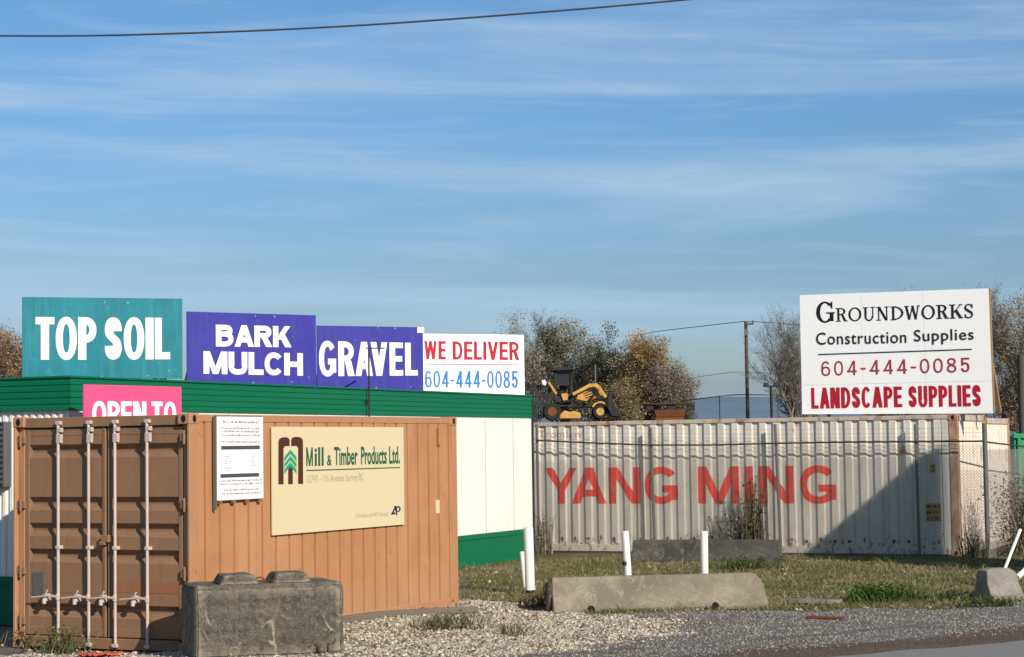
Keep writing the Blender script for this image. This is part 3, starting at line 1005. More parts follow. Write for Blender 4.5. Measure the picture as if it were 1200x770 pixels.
# corner posts: thin outer flange and recessed inner part on the door end
for ya, yb, ia, ib in ((0.0, 0.035, 0.035, 0.125), (W8 - 0.035, W8, W8 - 0.125, W8 - 0.035)):
    frame.box(0.0, 0.16, ya, yb, 0.118, H8 - 0.118)
    frame.box(0.055, 0.16, ia, ib, 0.118, H8 - 0.118)
frame.box(L20 - 0.13, L20, 0.0, 0.12, 0.118, H8 - 0.118)
frame.box(L20 - 0.13, L20, W8 - 0.12, W8, 0.118, H8 - 0.118)
frame.box(0.178, L20 - 0.178, 0.004, 0.07, H8 - 0.095, H8 - 0.012)     # top side rails
frame.box(0.178, L20 - 0.178, W8 - 0.07, W8 - 0.004, H8 - 0.095, H8 - 0.012)
frame.box(0.178, L20 - 0.178, 0.004, 0.06, 0.02, 0.17)
frame.box(0.178, L20 - 0.178, W8 - 0.06, W8 - 0.004, 0.02, 0.17)
frame.box(L20 - 0.07, L20 - 0.004, 0.162, W8 - 0.162, 0.02, 0.17)
frame.box(L20 - 0.07, L20 - 0.004, 0.162, W8 - 0.162, H8 - 0.11, H8 - 0.012)
frame.build('frame', M['brown'], bc, 0.006)
hd = MB().box(0.03, 0.12, 0.162, W8 - 0.162, H8 - 0.125, H8 - 0.012)
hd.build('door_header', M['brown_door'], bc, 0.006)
sl = MB().box(0.02, 0.12, 0.162, W8 - 0.162, 0.02, 0.14)
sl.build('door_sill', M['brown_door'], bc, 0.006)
cs, ho = MB(), MB()
for x0, sx in ((0.0, 1), (L20, -1)):
    for y0, sy in ((0.0, 1), (W8, -1)):
        for z0 in (0.0, H8 - 0.118):
            m_, h_ = MB(), (MB(), MB())
            casting(m_, h_, x0 - sx * 0.004, y0 - sy * 0.004, z0, sx, sy)
            co = m_.build('corner_casting', M['brown'], bc, 0.008)
            [hh_.build('casting_hole', M['hole'], co) for hh_ in h_]
SIDE_PITCH = 0.2775
sp = MB().sheet(corrug(0.13, L20 - 0.12, SIDE_PITCH, 0.034, 0.86, 0.02, 0.10, 0.012, 0.35), 'z', 0.15, H8 - 0.09)
sp.build('side_wall', M['brown_worn'], bc)
sp = MB().sheet([(x, W8 - y) for x, y in corrug(0.13, L20 - 0.12, SIDE_PITCH, 0.030, 0.66, 0.085, 0.17, 0.012)], 'z', 0.15, H8 - 0.09)
sp.build('side_wall', M['brown'], bc)
rp = [(x, H8 - 0.02 - y) for x, y in corrug(0.05, L20 - 0.05, 0.21, 0.02)]
MB().sheet(rp, 'y', 0.06, W8 - 0.06).build('roof', M['brown'], bc)
MB().sheet([(y, L20 - 0.02 - x) for y, x in corrug(0.12, W8 - 0.12, 0.25, 0.04)], 'z', 0.15, H8 - 0.1) if False else None
ew = MB()
ew.add([(L20 - 0.02 - d, y, z) for z in (0.15, H8 - 0.1) for y, d in corrug(0.12, W8 - 0.12, 0.25, 0.04)],
       [(i, i + 1, i + 1 + len(corrug(0.12, W8 - 0.12, 0.25, 0.04)), i + len(corrug(0.12, W8 - 0.12, 0.25, 0.04))) for i in range(len(corrug(0.12, W8 - 0.12, 0.25, 0.04)) - 1)])
ew.build('end_wall', M['brown'], bc)

# vent plate and small plate on the long side
SIDEP = Plane((BX, BY, 0), be1)
a = SIDEP.uv(513, 594)
MB().box(a[0] - 0.05, a[0] + 0.05, -0.004, 0.012, a[1] - 0.09, a[1] + 0.09).build('vent_plate', M['cream_board'], bc, 0.004)
a = SIDEP.uv(513, 511)
MB().box(a[0] - 0.012, a[0] + 0.012, -0.012, 0.012, a[1] - 0.11, a[1] + 0.11).box(a[0] - 0.012, a[0] + 0.05, -0.010, 0.010, a[1] - 0.13, a[1] - 0.105).build('lashing_hook', M['brown_red'], bc, 0.003)

# doors
GROOVES = [2.20, 1.615, 1.325, 1.035, 0.43]


def door_prof(z0, z1, x_out=0.062, depth=0.058, hw=0.075, sl_=0.04):
    pr = [(x_out, z0)]
    for g in sorted(GROOVES):
        pr += [(x_out, g - hw), (x_out + depth, g - hw + sl_ * 1.6), (x_out + depth, g + hw - sl_), (x_out, g + hw)]
    pr.append((x_out, z1))
    return pr


bars_y = []
for px in (67.7, 103.4, 134.3, 172.0):
    bars_y.append(-DOORP.uv(px, 620)[0])
seam_y = -DOORP.uv(121.5, 620)[0]
for (ya, yb, side) in ((0.135, seam_y - 0.012, 'r'), (seam_y + 0.012, W8 - 0.135, 'l')):
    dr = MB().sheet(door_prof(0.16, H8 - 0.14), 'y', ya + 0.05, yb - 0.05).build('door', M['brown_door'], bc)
    fr = MB()
    fr.box(0.056, 0.13, ya, ya + 0.055, 0.15, H8 - 0.135); fr.box(0.056, 0.13, yb - 0.055, yb, 0.15, H8 - 0.135)
    fr.box(0.058, 0.13, ya + 0.055, yb - 0.055, 0.15, 0.24); fr.box(0.058, 0.13, ya + 0.055, yb - 0.055, H8 - 0.22, H8 - 0.135)
    fr.build('door_frame', M['brown_door'], dr, 0.005)
    gy = (yb - 0.02) if side == 'r' else (ya + 0.02)
    MB().box(0.05, 0.07, gy - 0.012, gy + 0.012, 0.15, H8 - 0.135).build('door_gasket', M['brown_door'], dr)
    for hz in (0.30, 0.86, 1.60, 2.33):
        hy = ya - 0.045 if side == 'r' else yb + 0.045
        h_ = MB().box(0.022, 0.056, hy - 0.055, hy + 0.055, hz - 0.04, hz + 0.04)
        h_.tube([(0.022, hy, hz - 0.075), (0.022, hy, hz + 0.075)], 0.016, 8)
        h_.build('hinge', M['brown_door'], dr, 0.004)
    # red primer band behind the handles
    zb = DOORP.uv(150 if side == 'r' else 60, 693)[1]
    MB().box(0.0585, 0.064, ya + 0.06, yb - 0.06, zb - 0.02, zb + 0.10).build('primer_band', M['brown_red'] if side == 'r' else M['brown_door'], dr)
    for by in [b for b in bars_y if ya < b < yb]:
        br = MB().tube([(0.006, by, 0.055), (0.006, by, H8 - 0.06)], 0.0175, 10)
        bo = br.build('locking_bar', M['bar'], dr, smooth=40)
        for b_ in ((-0.012, 0.03, by - 0.04, by + 0.03, H8 - 0.095, H8 - 0.055), (-0.010, 0.03, by - 0.05, by + 0.02, H8 - 0.30, H8 - 0.20),
                   (-0.012, 0.034, by - 0.055, by - 0.01, H8 - 0.18, H8 - 0.13), (-0.012, 0.03, by - 0.03, by + 0.04, 0.045, 0.085)):
            MB().box(*b_).build('cam_keeper', M['bar'], bo, 0.004)
        for bz in (1.13,):
            MB().box(-0.014, 0.060, by - 0.032, by + 0.028, bz - 0.02, bz + 0.02).build('bar_bracket', M['bar'], bo, 0.006)
        # handle: hub on the bar, lever lying horizontally, retainer catch
        hz = DOORP.uv(130, 700)[1] - 0.01
        hdl = MB()
        hdl.tube([(0.0, by, hz - 0.035), (0.0, by, hz + 0.035)], 0.025, 10)
        hdl.beam((-0.012, by - 0.02, hz), (-0.020, by + 0.10, hz + 0.012), 0.022, 0.026)
        hdl.beam((-0.020, by + 0.10, hz + 0.012), (-0.020, by + 0.36, hz - 0.012), 0.014, 0.020)
        hdl.build('handle', M['bar'], bo, 0.004)
        ct = MB().box(-0.012, 0.06, by + 0.15, by + 0.20, hz - 0.05, hz + 0.03)
        ct.tube([(-0.02, by + 0.16, hz + 0.02), (-0.02, by + 0.13, hz + 0.075)], 0.011, 6)
        ct.tube([(-0.028, by + 0.17, hz - 0.02), (-0.028, by + 0.17, hz - 0.08)], 0.024, 8)
        ct.build('handle_catch', M['bar'], bo, 0.004)
    if side == 'l':
        p0, p1 = DOORP.uv(34, 698), DOORP.uv(48, 671)
        MB().box(0.052, 0.060, -p1[0], -p0[0], p0[1], p1[1]).build('placard', M['ac'], dr, 0.003)
lk = MB().box(-0.01, 0.06, seam_y - 0.07, seam_y + 0.03, 1.19, 1.27)
lk.box(-0.014, 0.06, seam_y - 0.02, seam_y + 0.06, 1.16, 1.20).build('lock_box', M['brown_door'], bc, 0.006)

# ------------------------------------------------------------------ signs on the brown container
def word_lines(F, x0, x1, z, h, centered=True, fill=1.0):
    """a line of print far too small to read: little upright strokes grouped into words"""
    L = (x1 - x0) * fill
    x = x0 + ((x1 - x0) - L) / 2 if centered else x0
    end = x + L
    while x < end:
        for _ in range(random.randint(2, 8)):
            if x > end: break
            hh = h * random.choice((0.62, 0.62, 0.7, 1.0))
            F.rect(x, x + h * 0.22, z, z + hh)
            if random.random() < 0.7: F.rect(x, x + h * 0.48, z + (0 if random.random() < 0.5 else hh * 0.85), z + (0.15 if random.random() < 0.5 else 1.0) * hh)
            x += h * 0.62
        x += h * 0.45


nb = [SIDEP.uv(250, 487.5), SIDEP.uv(304, 489.5), SIDEP.uv(304, 584), SIDEP.uv(251, 587)]
nx0, nx1 = nb[0][0], nb[1][0]
nz0, nz1 = (nb[2][1] + nb[3][1]) / 2, (nb[0][1] + nb[1][1]) / 2
nt = thing('notice_sign', 'white printed notice board with dark bars, hung at the door end of the brown container', 'sign', (BX + be1.x * nx0, BY + be1.y * nx0, 0) , BYAW)
nw, nhh = nx1 - nx0, nz1 - nz0
MB().box(0.0, nw, -0.050, -0.036, nz0, nz1).build('board', M['paper'], nt, 0.003)
MB().box(-0.03, -0.004, -0.046, -0.010, nz0 - 0.10, nz1).build('side_strip', M['galv'], nt)
MB().box(0.0, nw, -0.036, -0.012, nz1 - 0.04, nz1 + 0.012).build('top_strip', M['galv'], nt)
for i in range(4):
    xx = nw * (0.05 + 0.29 * i)
    MB().box(xx, xx + 0.05, -0.046, -0.010, nz0 - 0.035, nz0 - 0.002).build('clip', M['brown_red'], nt)  # dark boxes standing in for shade in the wall grooves, not real clips
F = Flat(-0.0512)
word_lines(F, 0.08 * nw, 0.92 * nw, nz0 + 0.925 * nhh, 0.03 * nhh, True, 0.9)
F.build('small_print', M['ink_grey'], nt)
for v in (0.855, 0.815, 0.77, 0.69, 0.225, 0.185, 0.115, 0.07):
    F = Flat(-0.0512)
    word_lines(F, 0.05 * nw, 0.95 * nw, nz0 + v * nhh, 0.022 * nhh, True, random.uniform(0.8, 1.0))
    F.build('small_print', M['ink_grey'], nt)
F = Flat(-0.0512)
F.rect(0.08 * nw, 0.92 * nw, nz0 + 0.605 * nhh, nz0 + 0.65 * nhh).build('heading_bar', M['ink_charcoal'], nt)
Flat(-0.0512).rect(0.06 * nw, 0.90 * nw, nz0 + 0.27 * nhh, nz0 + 0.315 * nhh).build('heading_bar', M['ink_charcoal'], nt)
F = Flat(-0.0512)
for v in np.linspace(0.35, 0.57, 8):
    word_lines(F, 0.15 * nw, 0.32 * nw, nz0 + v * nhh, 0.016 * nhh, False, random.uniform(0.4, 1))
    word_lines(F, 0.70 * nw, 0.85 * nw, nz0 + v * nhh, 0.016 * nhh, False, random.uniform(0.4, 1))
F.build('table_print', M['ink_lilac'], nt)

c4 = [SIDEP.uv(316.7, 499), SIDEP.uv(471.2, 501.7), SIDEP.uv(472, 616.5), SIDEP.uv(317.3, 625.6)]
mx0, mx1 = (c4[0][0] + c4[3][0]) / 2, (c4[1][0] + c4[2][0]) / 2
mz0, mz1 = (c4[2][1] + c4[3][1]) / 2, (c4[0][1] + c4[1][1]) / 2
ms = thing('company_sign', 'large cream sign with a green tree logo on the long side of the brown container', 'sign', (BX + be1.x * mx0, BY + be1.y * mx0, 0), BYAW)
mw, mh = mx1 - mx0, mz1 - mz0
MB().box(0, mw, -0.024, -0.006, mz0, mz1).build('board', M['cream_board'], ms, 0.002)


def su(px, py):
    """pixel -> sign coordinates, stretched so that the measured corners land on the board's corners"""
    s, z = SIDEP.uv(px, py)
    s -= mx0
    k = s / mw
    zt = c4[0][1] + (c4[1][1] - c4[0][1]) * k
    zb_ = c4[3][1] + (c4[2][1] - c4[3][1]) * k
    return s, mz0 + (z - zb_) / (zt - zb_) * mh


MSY = -0.0256
F = Flat(MSY)
a, b = su(356.8, 545.7), su(466.2, 524)
mz_ = su(364.6, 540)[0]
v_, f_ = sans_text('M', (mz_ - a[0]) / (b[1] - a[1]), 0.13, 0.15, 0.0)
F.mb.add([(a[0] + (mz_ - a[0]) * p_, F.y + y_, a[1] + (b[1] - a[1]) * c_) for p_, y_, c_ in v_], f_); F.y -= 0.002
F.text('ill', (su(366.6, 540)[0], su(377, 540)[0], a[1], b[1]), 0.018)
F.text('&', (su(381, 540)[0], su(386.5, 540)[0], a[1], su(381, 533)[1]), 0.015)
F.text('Timber', (su(389.5, 540)[0], su(417, 540)[0], a[1], b[1]), 0.018)
F.text('Products', (su(421, 540)[0], su(451, 540)[0], a[1], b[1]), 0.018)
F.text('Ltd.', (su(454, 540)[0], su(466.5, 540)[0], a[1], b[1]), 0.018)
F.rect(a[0], b[0], su(400, 550.6)[1], su(400, 549.4)[1])
F.build('lettering', M['ink_green'], ms)
F = Flat(MSY)
F.text('12745 - 116 Avenue Surrey BC', (su(357.8, 560)[0], su(424.5, 560)[0], su(390, 567.2)[1], su(390, 555.4)[1]), 0.0)
F.build('address_lettering', M['ink_olive'], ms)
F = Flat(MSY)
F.text('a Division of AP Group', (su(413, 604)[0], su(453, 604)[0], su(433, 608)[1], su(433, 601.5)[1]), 0.004)
F.build('small_lettering', M['ink_olive'], ms)
F = Flat(MSY)
q = lambda x, y: su(230 + x / 4.615, 480 + y / 4.615)
# AP monogram
F.poly([q(1043, 574), q(1053, 574), q(1068, 541), q(1066, 528)]); F.poly([q(1062, 527), q(1070, 527), q(1086, 574), q(1074, 574)]) if False else None
F.poly([q(1060, 527), q(1070, 527), q(1076, 553), q(1070, 565)]); F.poly([q(1052, 562), q(1066, 562), q(1068, 573), q(1046, 574)])
ccx, ccz = q(1078, 545); ex_, ez_ = q(1096, 527)
F.ring(ccx, ccz, ex_ - ccx, ez_ - ccz, (ex_ - ccx) * 0.55, (ez_ - ccz) * 0.6, -90, 100, 20)
F.poly([q(1070, 530), q(1077, 530), q(1077, 580), q(1070, 576)])
F.build('monogram', M['ink_navy'], ms)
F = Flat(MSY)
F.poly([q(434, 398), q(462, 398), q(462, 205), q(470, 193), q(495, 193), q(495, 160), q(488, 148), q(474, 145), q(455, 146), q(441, 152), q(434, 166)][::-1])
F.poly([q(568, 398), q(541, 398), q(541, 205), q(533, 193), q(503, 193), q(503, 160), q(510, 147), q(526, 144), q(546, 145), q(560, 151), q(567, 165)])
F.poly([q(487, 398), q(512, 398), q(512, 318), q(499, 300), q(487, 318)])
F.build('logo_arch', M['ink_brown'], ms)
F = Flat(MSY)
for k, dy in enumerate((0, 34, 66)):
    for x_in, x_out in ((499, 466), (499, 532)):
        F.poly([q(x_in, 212 + dy), q(x_out, 252 + dy), q(x_out, 277 + dy), q(x_in, 236 + dy)])
F.build('logo_chevrons', M['ink_emerald'], ms)

# ------------------------------------------------------------------ green and white site office
C1 = at(82, 443, 24.9)
C2 = at(622, 465, 37.9)
oe1 = Vector((C2.x - C1.x, C2.y - C1.y, 0)); OL = oe1.length; oe1.normalize()
oe2 = Vector((-oe1.y, oe1.x, 0))
OYAW = math.atan2(oe1.y, oe1.x)
OT, OF, OS = 3.115, 2.715, 0.63               # roof edge, foot of the green fascia, top of the green skirt
OW = 3.7
OB = 0.02
of = thing('site_office', 'long white site office with green fascia and skirt, behind the brown container', 'building', (C1.x, C1.y, 0), OYAW)
wp = [(x, 0.004 if False else y) for x, y in corrug(0.0, OL, 1.22, 0.006, 0.985, 0.004, 0.007, 0.0)]
wl_ = MB().sheet(wp, 'z', OS, OF)
wl_.add([(0.03 + d, y, z) for z in (OS, OF) for y, d in corrug(0.03, OW, 0.11, 0.022, 0.4, 0.1, 0.4)],
        [(i, i + 1, i + 1 + len(corrug(0.03, OW, 0.11, 0.022, 0.4, 0.1, 0.4)), i + len(corrug(0.03, OW, 0.11, 0.022, 0.4, 0.1, 0.4))) for i in range(len(corrug(0.03, OW, 0.11, 0.022, 0.4, 0.1, 0.4)) - 1)])
wl_.box(0.06, OL - 0.002, OW - 0.06, OW, OB, OT - 0.06).box(OL - 0.06, OL, 0.06, OW - 0.06, OB, OT - 0.06)
wl_.build('wall', M['white_wall'], of)
for i in range(1, 12):
    x_ = 1.22 * i
    if x_ < OL - 0.2: MB().box(x_ - 0.012, x_ + 0.012, -0.004, 0.003, OS + 0.002, OF - 0.006).build('panel_joint', M['seam'], of)
# fascia with shallow horizontal ribs on the long and the short side
def ribbed(z0, z1, n, d):
    pr = []
    for i in range(n):
        a, b = z0 + (z1 - z0) * i / n, z0 + (z1 - z0) * (i + 1) / n
        h = b - a
        pr += [(0.0, a), (0.0, a + h * 0.55), (d, a + h * 0.68), (d, a + h * 0.87)]
    pr.append((0.0, z1))
    return pr
fp = ribbed(OF, OT, 5, 0.009)
fa = MB().sheet([(y - 0.02, z) for y, z in fp], 'x', -0.02, OL)
fa.sheet([(x - 0.02, z) for x, z in fp], 'y', -0.02, OW)
fa.box(-0.018, OL, -0.018, 0.05, OF - 0.004, OF + 0.001)
fa.build('fascia', M['green'], of)
MB().box(-0.035, OL + 0.0, -0.035, 0.03, OT, OT + 0.028).box(-0.035, 0.03, 0.03, OW, OT, OT + 0.028).build('roof_trim', M['green'], of, 0.004)
MB().box(0.03, OL, 0.03, OW, OT - 0.06, OT - 0.02).build('roof', M['roof'], of)
sk = MB().box(0.012, OL - 0.02, 0.012, 0.05, OB, OS - 0.09).box(-0.006, OL, -0.006, 0.05, OS - 0.09, OS)
sk.box(0.012, 0.05, 0.05, OW, OB, OS - 0.09).box(-0.006, 0.05, 0.05, OW, OS - 0.09, OS)
sk.build('skirt', M['green'], of)
MB().box(OL + 0.003, OL + 0.055, -0.03, 0.10, OB, OT - 0.05).build('dark_end_strip', M['strip_dark'], of, 0.004)  # dark upright strip at the far end of the office front
OENDP = Plane((C1.x, C1.y, 0), -oe2)
p0, p1 = OENDP.uv(-2, 571), OENDP.uv(11.5, 494)
wd = MB().box(-0.10, 0.05, -p1[0], -p0[0] + 0.6, p0[1], p1[1]).build('window_unit', M['ac'], of, 0.01)
for i in range(12):
    z_ = p0[1] + (p1[1] - p0[1]) * (i + 0.4) / 12
    MB().box(-0.112, -0.098, -p1[0] + 0.03, -p0[0] + 0.55, z_, z_ + 0.022).build('louvre', M['steel_dark'], wd)

# ------------------------------------------------------------------ boards on the office roof
OSIDE = Plane((C1.x, C1.y, 0), oe1)


def wall_depth(px):
    s, _ = OSIDE.uv(px, 450)
    return (C1 + oe1 * s).y


def roof_board(name, label, quad, d0, d1, mat, letters, thick=0.02, posts=True, back=0.0):
    """quad: photo corners TL, TR, BR, BL; d0, d1 distances of the left and the right edge"""
    (tl, tr, br_, bl) = quad
    PL, PR = at((tl[0] + bl[0]) / 2, (tl[1] + bl[1]) / 2, d0), at((tr[0] + br_[0]) / 2, (tr[1] + br_[1]) / 2, d1)
    ex = Vector((PR.x - PL.x, PR.y - PL.y, 0)); w = ex.length; ex.normalize()
    pl = Plane((PL.x, PL.y, 0), ex)
    cz = [pl.uv(*p)[1] for p in (tl, tr, br_, bl)]
    o = thing(name, label, 'sign', (PL.x, PL.y, 0), math.atan2(ex.y, ex.x))
    # the four corners keep the board's own slight tilt
    vs = [(0, 0, cz[3]), (w, 0, cz[2]), (w, 0, cz[1]), (0, 0, cz[0])]
    b = MB().add(vs + [(x, thick, z) for x, y, z in vs], [(0, 1, 2, 3), (7, 6, 5, 4), (0, 4, 5, 1), (1, 5, 6, 2), (2, 6, 7, 3), (3, 7, 4, 0)])
    b.build('board', mat, o, 0.002)

    def loc(px, py):
        return pl.uv(px, py)
    for part, m, items in letters:
        F = Flat(-0.0015)
        for it in items:
            if it[0] == 'text':
                _, body, (xa, xb, ytl, ytr, ybl, ybr), wgt = it[:4]
                x0, zb0 = loc(xa, ybl); x1, zb1 = loc(xb, ybr)
                zt0, zt1 = loc(xa, ytl)[1], loc(xb, ytr)[1]
                v, f = sans_text(body, (x1 - x0) / (zt0 - zb0), *wgt)
                F.mb.add([(x0 + (x1 - x0) * a, F.y + y, (zb0 + (zb1 - zb0) * a) * (1 - c) + (zt0 + (zt1 - zt0) * a) * c) for a, y, c in v], f)
                F._y()
            else:
                _, pts = it
                F.poly([loc(*p) for p in pts])
        F.build(part, m, o)
    if posts:
        for u in (0.12, 0.5, 0.88):
            ps = MB()
            zz0, zz1 = min(cz[2], cz[3]) - 0.12, max(cz[0], cz[1]) - 0.06
            zz0 = min(zz0, OT - 0.02)
            ps.box(w * u - 0.045, w * u + 0.045, thick + 0.001, thick + 0.09, max(zz0, OT - 0.03), zz1)
            ps.beam((w * u, thick + 0.05, zz1 - 0.1), (w * u, thick + 0.75, OT + 0.03), 0.05, 0.09)
            ps.build('brace', M['wood_frame'], o)
    return o, pl, w, cz


d_r = wall_depth(213) - 0.05
roof_board('roof_sign', 'teal sign reading TOP SOIL, largest board on the green fascia roof', [(26, 348), (213.5, 350), (214, 444), (26, 441.5)], d_r - 0.7, d_r, M['teal'],
           [('lettering', M['ink_white'], [('text', 'TOP', (41.6, 113, 371.5, 371.8, 421.5, 421.6), (0.19, 0.17, 0.03)), ('text', 'SOIL', (122, 199.3, 371.8, 372.5, 421.6, 421.0), (0.19, 0.17, 0.03))])])
d_r = wall_depth(370) - 0.05
roof_board('roof_sign', 'violet blue sign reading BARK MULCH in two lines', [(219, 365), (370, 369.5), (371, 457), (219, 450)], d_r - 1.0, d_r, M['purple'],
           [('lettering', M['ink_white'], [('text', 'BARK', (253, 341, 380.5, 382.5, 406, 407), (0.27, 0.235, 0.055)), ('text', 'MULCH', (238.5, 355, 411.5, 414, 438, 440.3), (0.27, 0.235, 0.055))])])
d_r = wall_depth(495.5) - 0.05
ob, gpl, gw, gcz = roof_board('roof_sign', 'violet blue sign reading GRAVEL, between two other boards', [(371.5, 381.5), (496, 383.5), (496, 460), (371.5, 457)], d_r - 0.8, d_r, M['purple'],
           [('lettering', M['ink_white'], [('text', 'GRAVEL', (374, 489.5, 399.5, 402, 441, 440), (0.175, 0.165, 0.065))]),
            ('white_corner', M['ink_white'], [('poly', [(489, 390), (497, 390), (497, 383.5), (489, 383.5)])])])
d_r = wall_depth(614.5) - 0.05
roof_board('roof_sign', 'white sign reading WE DELIVER with a blue telephone number', [(494, 391), (614.5, 392.5), (614.5, 464.2), (494, 462.3)], d_r - 0.9, d_r, M['white_board'],
           [('red_lettering', M['ink_red'], [('text', 'WE', (497, 522.5, 399.5, 399.8, 421.0, 421.4), (0.19, 0.155, 0.085)), ('text', 'DELIVER', (530.5, 608.3, 400, 400.5, 421.5, 422), (0.19, 0.155, 0.085)),
                                         ('poly', [(499, 427.2), (608, 428.0), (608, 427.1), (499, 426.3)])]),
            ('blue_lettering', M['ink_blue'], [('text', '604-444-0085', (498, 607.3, 434.5, 434.8, 454.0, 454.8), (0.145, 0.12, 0.095))])])
# pink board between the office and the brown container
o, ppl, pw, pcz = roof_board('standing_sign', 'pink sign reading OPEN TO, half hidden behind the brown container', [(98, 450.5), (212.5, 453.5), (213, 512), (98, 512)], 24.42, 25.45, M['pink'],
           [('lettering', M['ink_white'], [('text', 'OPEN', (108, 171.5, 470, 470.5, 501, 501), (0.20, 0.17, 0.055)), ('text', 'TO', (177.5, 206.5, 470.5, 471, 501, 501), (0.20, 0.17, 0.055))])], posts=False)
for u in (0.1, 0.9):
    MB().box(pw * u - 0.04, pw * u + 0.04, 0.021, 0.10, -0.05, 2.75).build('post', M['wood_frame'], o)

# thin aerial on the office front
s0, z0_ = OSIDE.uv(427, 487)
_, z1_ = OSIDE.uv(427, 408)
ae = thing('aerial', 'thin dark aerial mast with a crossbar in front of the GRAVEL board', 'aerial', C1 + oe1 * s0 - oe2 * 0.09 + Z3 * 0, OYAW)
ae.location.z = 0
MB().tube([(0, 0, z0_ - 0.35), (0, 0, z1_)], 0.014, 6).build('mast', M['steel_dark'], ae)
MB().beam((-0.14, -0.03, z1_ - 0.01), (0.62, 0.05, z1_ + 0.02), 0.02, 0.02).build('crossbar', M['steel_dark'], ae)
MB().box(-0.03, 0.03, 0.0, 0.13, z0_ - 0.25, z0_ - 0.20).box(-0.03, 0.03, 0.0, 0.06, z0_ + 0.2, z0_ + 0.25).build('bracket', M['steel_dark'], ae)


# ------------------------------------------------------------------ white containers
L40 = 12.19
wc = thing('shipping_container', 'faded white shipping container with big red YANG MING lettering, behind the wire fence', 'container', (WX, WY, WZ), WYAW)
WP_PITCH, WP_DEPTH, WP_Y = 0.278, 0.034, 0.014
WPROF = corrug(-L40 + 0.10, -0.30, WP_PITCH, WP_DEPTH, 0.42, 0.10, 0.38, WP_Y, 0.1)
wpx = np.array([p[0] for p in WPROF]); wpy = np.array([p[1] for p in WPROF])


def wprof(x):
    return float(np.interp(x, wpx, wpy))


def white_frame(root, rusty):
    for y0, y1 in ((0.0, 0.06), (W8 - 0.06, W8)):
        MB().box(-L40 + 0.178, -0.178, y0, y1, H8 - 0.085, H8 - 0.01).build('top_rail', M['rust_rail'], root, 0.005)
        MB().box(-L40 + 0.178, -0.178, y0 + 0.002, y1 - 0.002, 0.03, 0.17).build('bottom_rail', M['cont_white'], root, 0.005)
    for x0, x1 in ((-0.16, 0.0), (-L40, -L40 + 0.12)):
        for y0, y1 in ((0.0, 0.12), (W8 - 0.12, W8)):
            MB().box(x0, x1, y0, y1, 0.118, H8 - 0.118).build('corner_post', M['rust_post'], root, 0.008)
    [MB().box(-0.10, -0.004, 0.162, W8 - 0.162, z0, z1).build('end_rail', M['rust_rail'], root, 0.006) for z0, z1 in ((H8 - 0.12, H8 - 0.01), (0.02, 0.16))]
    MB().sheet([(x, H8 - 0.025 - y) for x, y in corrug(-L40 + 0.05, -0.05, 0.21, 0.02)], 'y', 0.05, W8 - 0.05).build('roof', M['rust_rail'], root)
    pr = corrug(0.12, W8 - 0.12, 0.30, 0.012, 0.8, 0.05, 0.1)
    n = len(pr)
    e = MB().add([(-0.03 - d, y, z) for z in (0.15, H8 - 0.11) for y, d in pr], [(i, i + 1, i + 1 + n, i + n) for i in range(n - 1)])
    e.build('end_wall', M['rust_end'], root)
    for x0, sx in ((0.0, -1), (-L40, 1)):
        for y0, sy in ((0.0, 1), (W8, -1)):
            for z0 in (0.0, H8 - 0.118):
                m_, h_ = MB(), (MB(), MB())
                casting(m_, h_, x0 - sx * 0.004, y0 - sy * 0.004, z0, sx, sy)
                co = m_.build('corner_casting', M['rust_post'], root, 0.008)
                [hh_.build('casting_hole', M['hole'], co) for hh_ in h_]


white_frame(wc, True)
sw = MB().sheet(WPROF, 'z', 0.16, H8 - 0.08)
sw.sheet([(-0.30, WP_Y), (-0.155, WP_Y + 0.0)], 'z', 0.16, H8 - 0.08)
sw.build('side_wall', M['cont_white'], wc)
MB().sheet([(x, W8 - y) for x, y in WPROF], 'z', 0.16, H8 - 0.08).build('side_wall', M['cont_white'], wc)
WSIDE = Plane((WX, WY, WZ), we1)


def on_corrug(pairs, name, mat, gap=0.004):
    """flat shapes (verts (x,z), faces) laid onto the corrugated wall"""
    bm = bmesh.new()
    for v, f in pairs:
        vv = [bm.verts.new((p_[0], p_[1] if len(p_) == 3 else 0.0, p_[-1])) for p_ in v]
        for q_ in f:
            try: bm.faces.new([vv[i] for i in q_])
            except ValueError: pass
    lo = min(v.co.x for v in bm.verts); hi = max(v.co.x for v in bm.verts)
    for x in wpx:
        if lo < x < hi:
            bmesh.ops.bisect_plane(bm, geom=bm.verts[:] + bm.edges[:] + bm.faces[:], plane_co=(x, 0, 0), plane_no=(1, 0, 0), dist=1e-5)
    for v in bm.verts:
        v.co.y += wprof(v.co.x) - gap
    me = bpy.data.meshes.new(name)
    bmesh.ops.recalc_face_normals(bm, faces=bm.faces)
    bm.to_mesh(me); bm.free()
    return link_mesh(name, me, mat, wc)


def wbox(xa, xb, yt, yb):
    x0, zb0 = WSIDE.uv(xa, yb); x1, zt1 = WSIDE.uv(xb, yt)
    return x0, x1, zb0, zt1


la = wbox(638.5, 793.8, 547, 590.5); lb = wbox(817.8, 979, 545.5, 590.2)
zlo, zhi = (la[2] + lb[2]) / 2, (la[3] + lb[3]) / 2
def wsans(body, x0, x1, pen):
    v, f = sans_text(body, (x1 - x0) / (zhi - zlo), *pen)
    return [(x0 + (x1 - x0) * a, y * 1.6, zlo + (zhi - zlo) * c) for a, y, c in v], f


on_corrug([wsans('YANG', la[0], la[1], (0.235, 0.19, 0.10))], 'lettering', M['logo_red'])
on_corrug([wsans('MING', lb[0], lb[1], (0.235, 0.19, 0.16))], 'lettering', M['logo_red'])
ba = wbox(630.5, 681, 503.8, 513.6)
on_corrug([text_geo('Tromlaw', *ba, -0.004, 1.1)], 'small_lettering', M['logo_pale'])
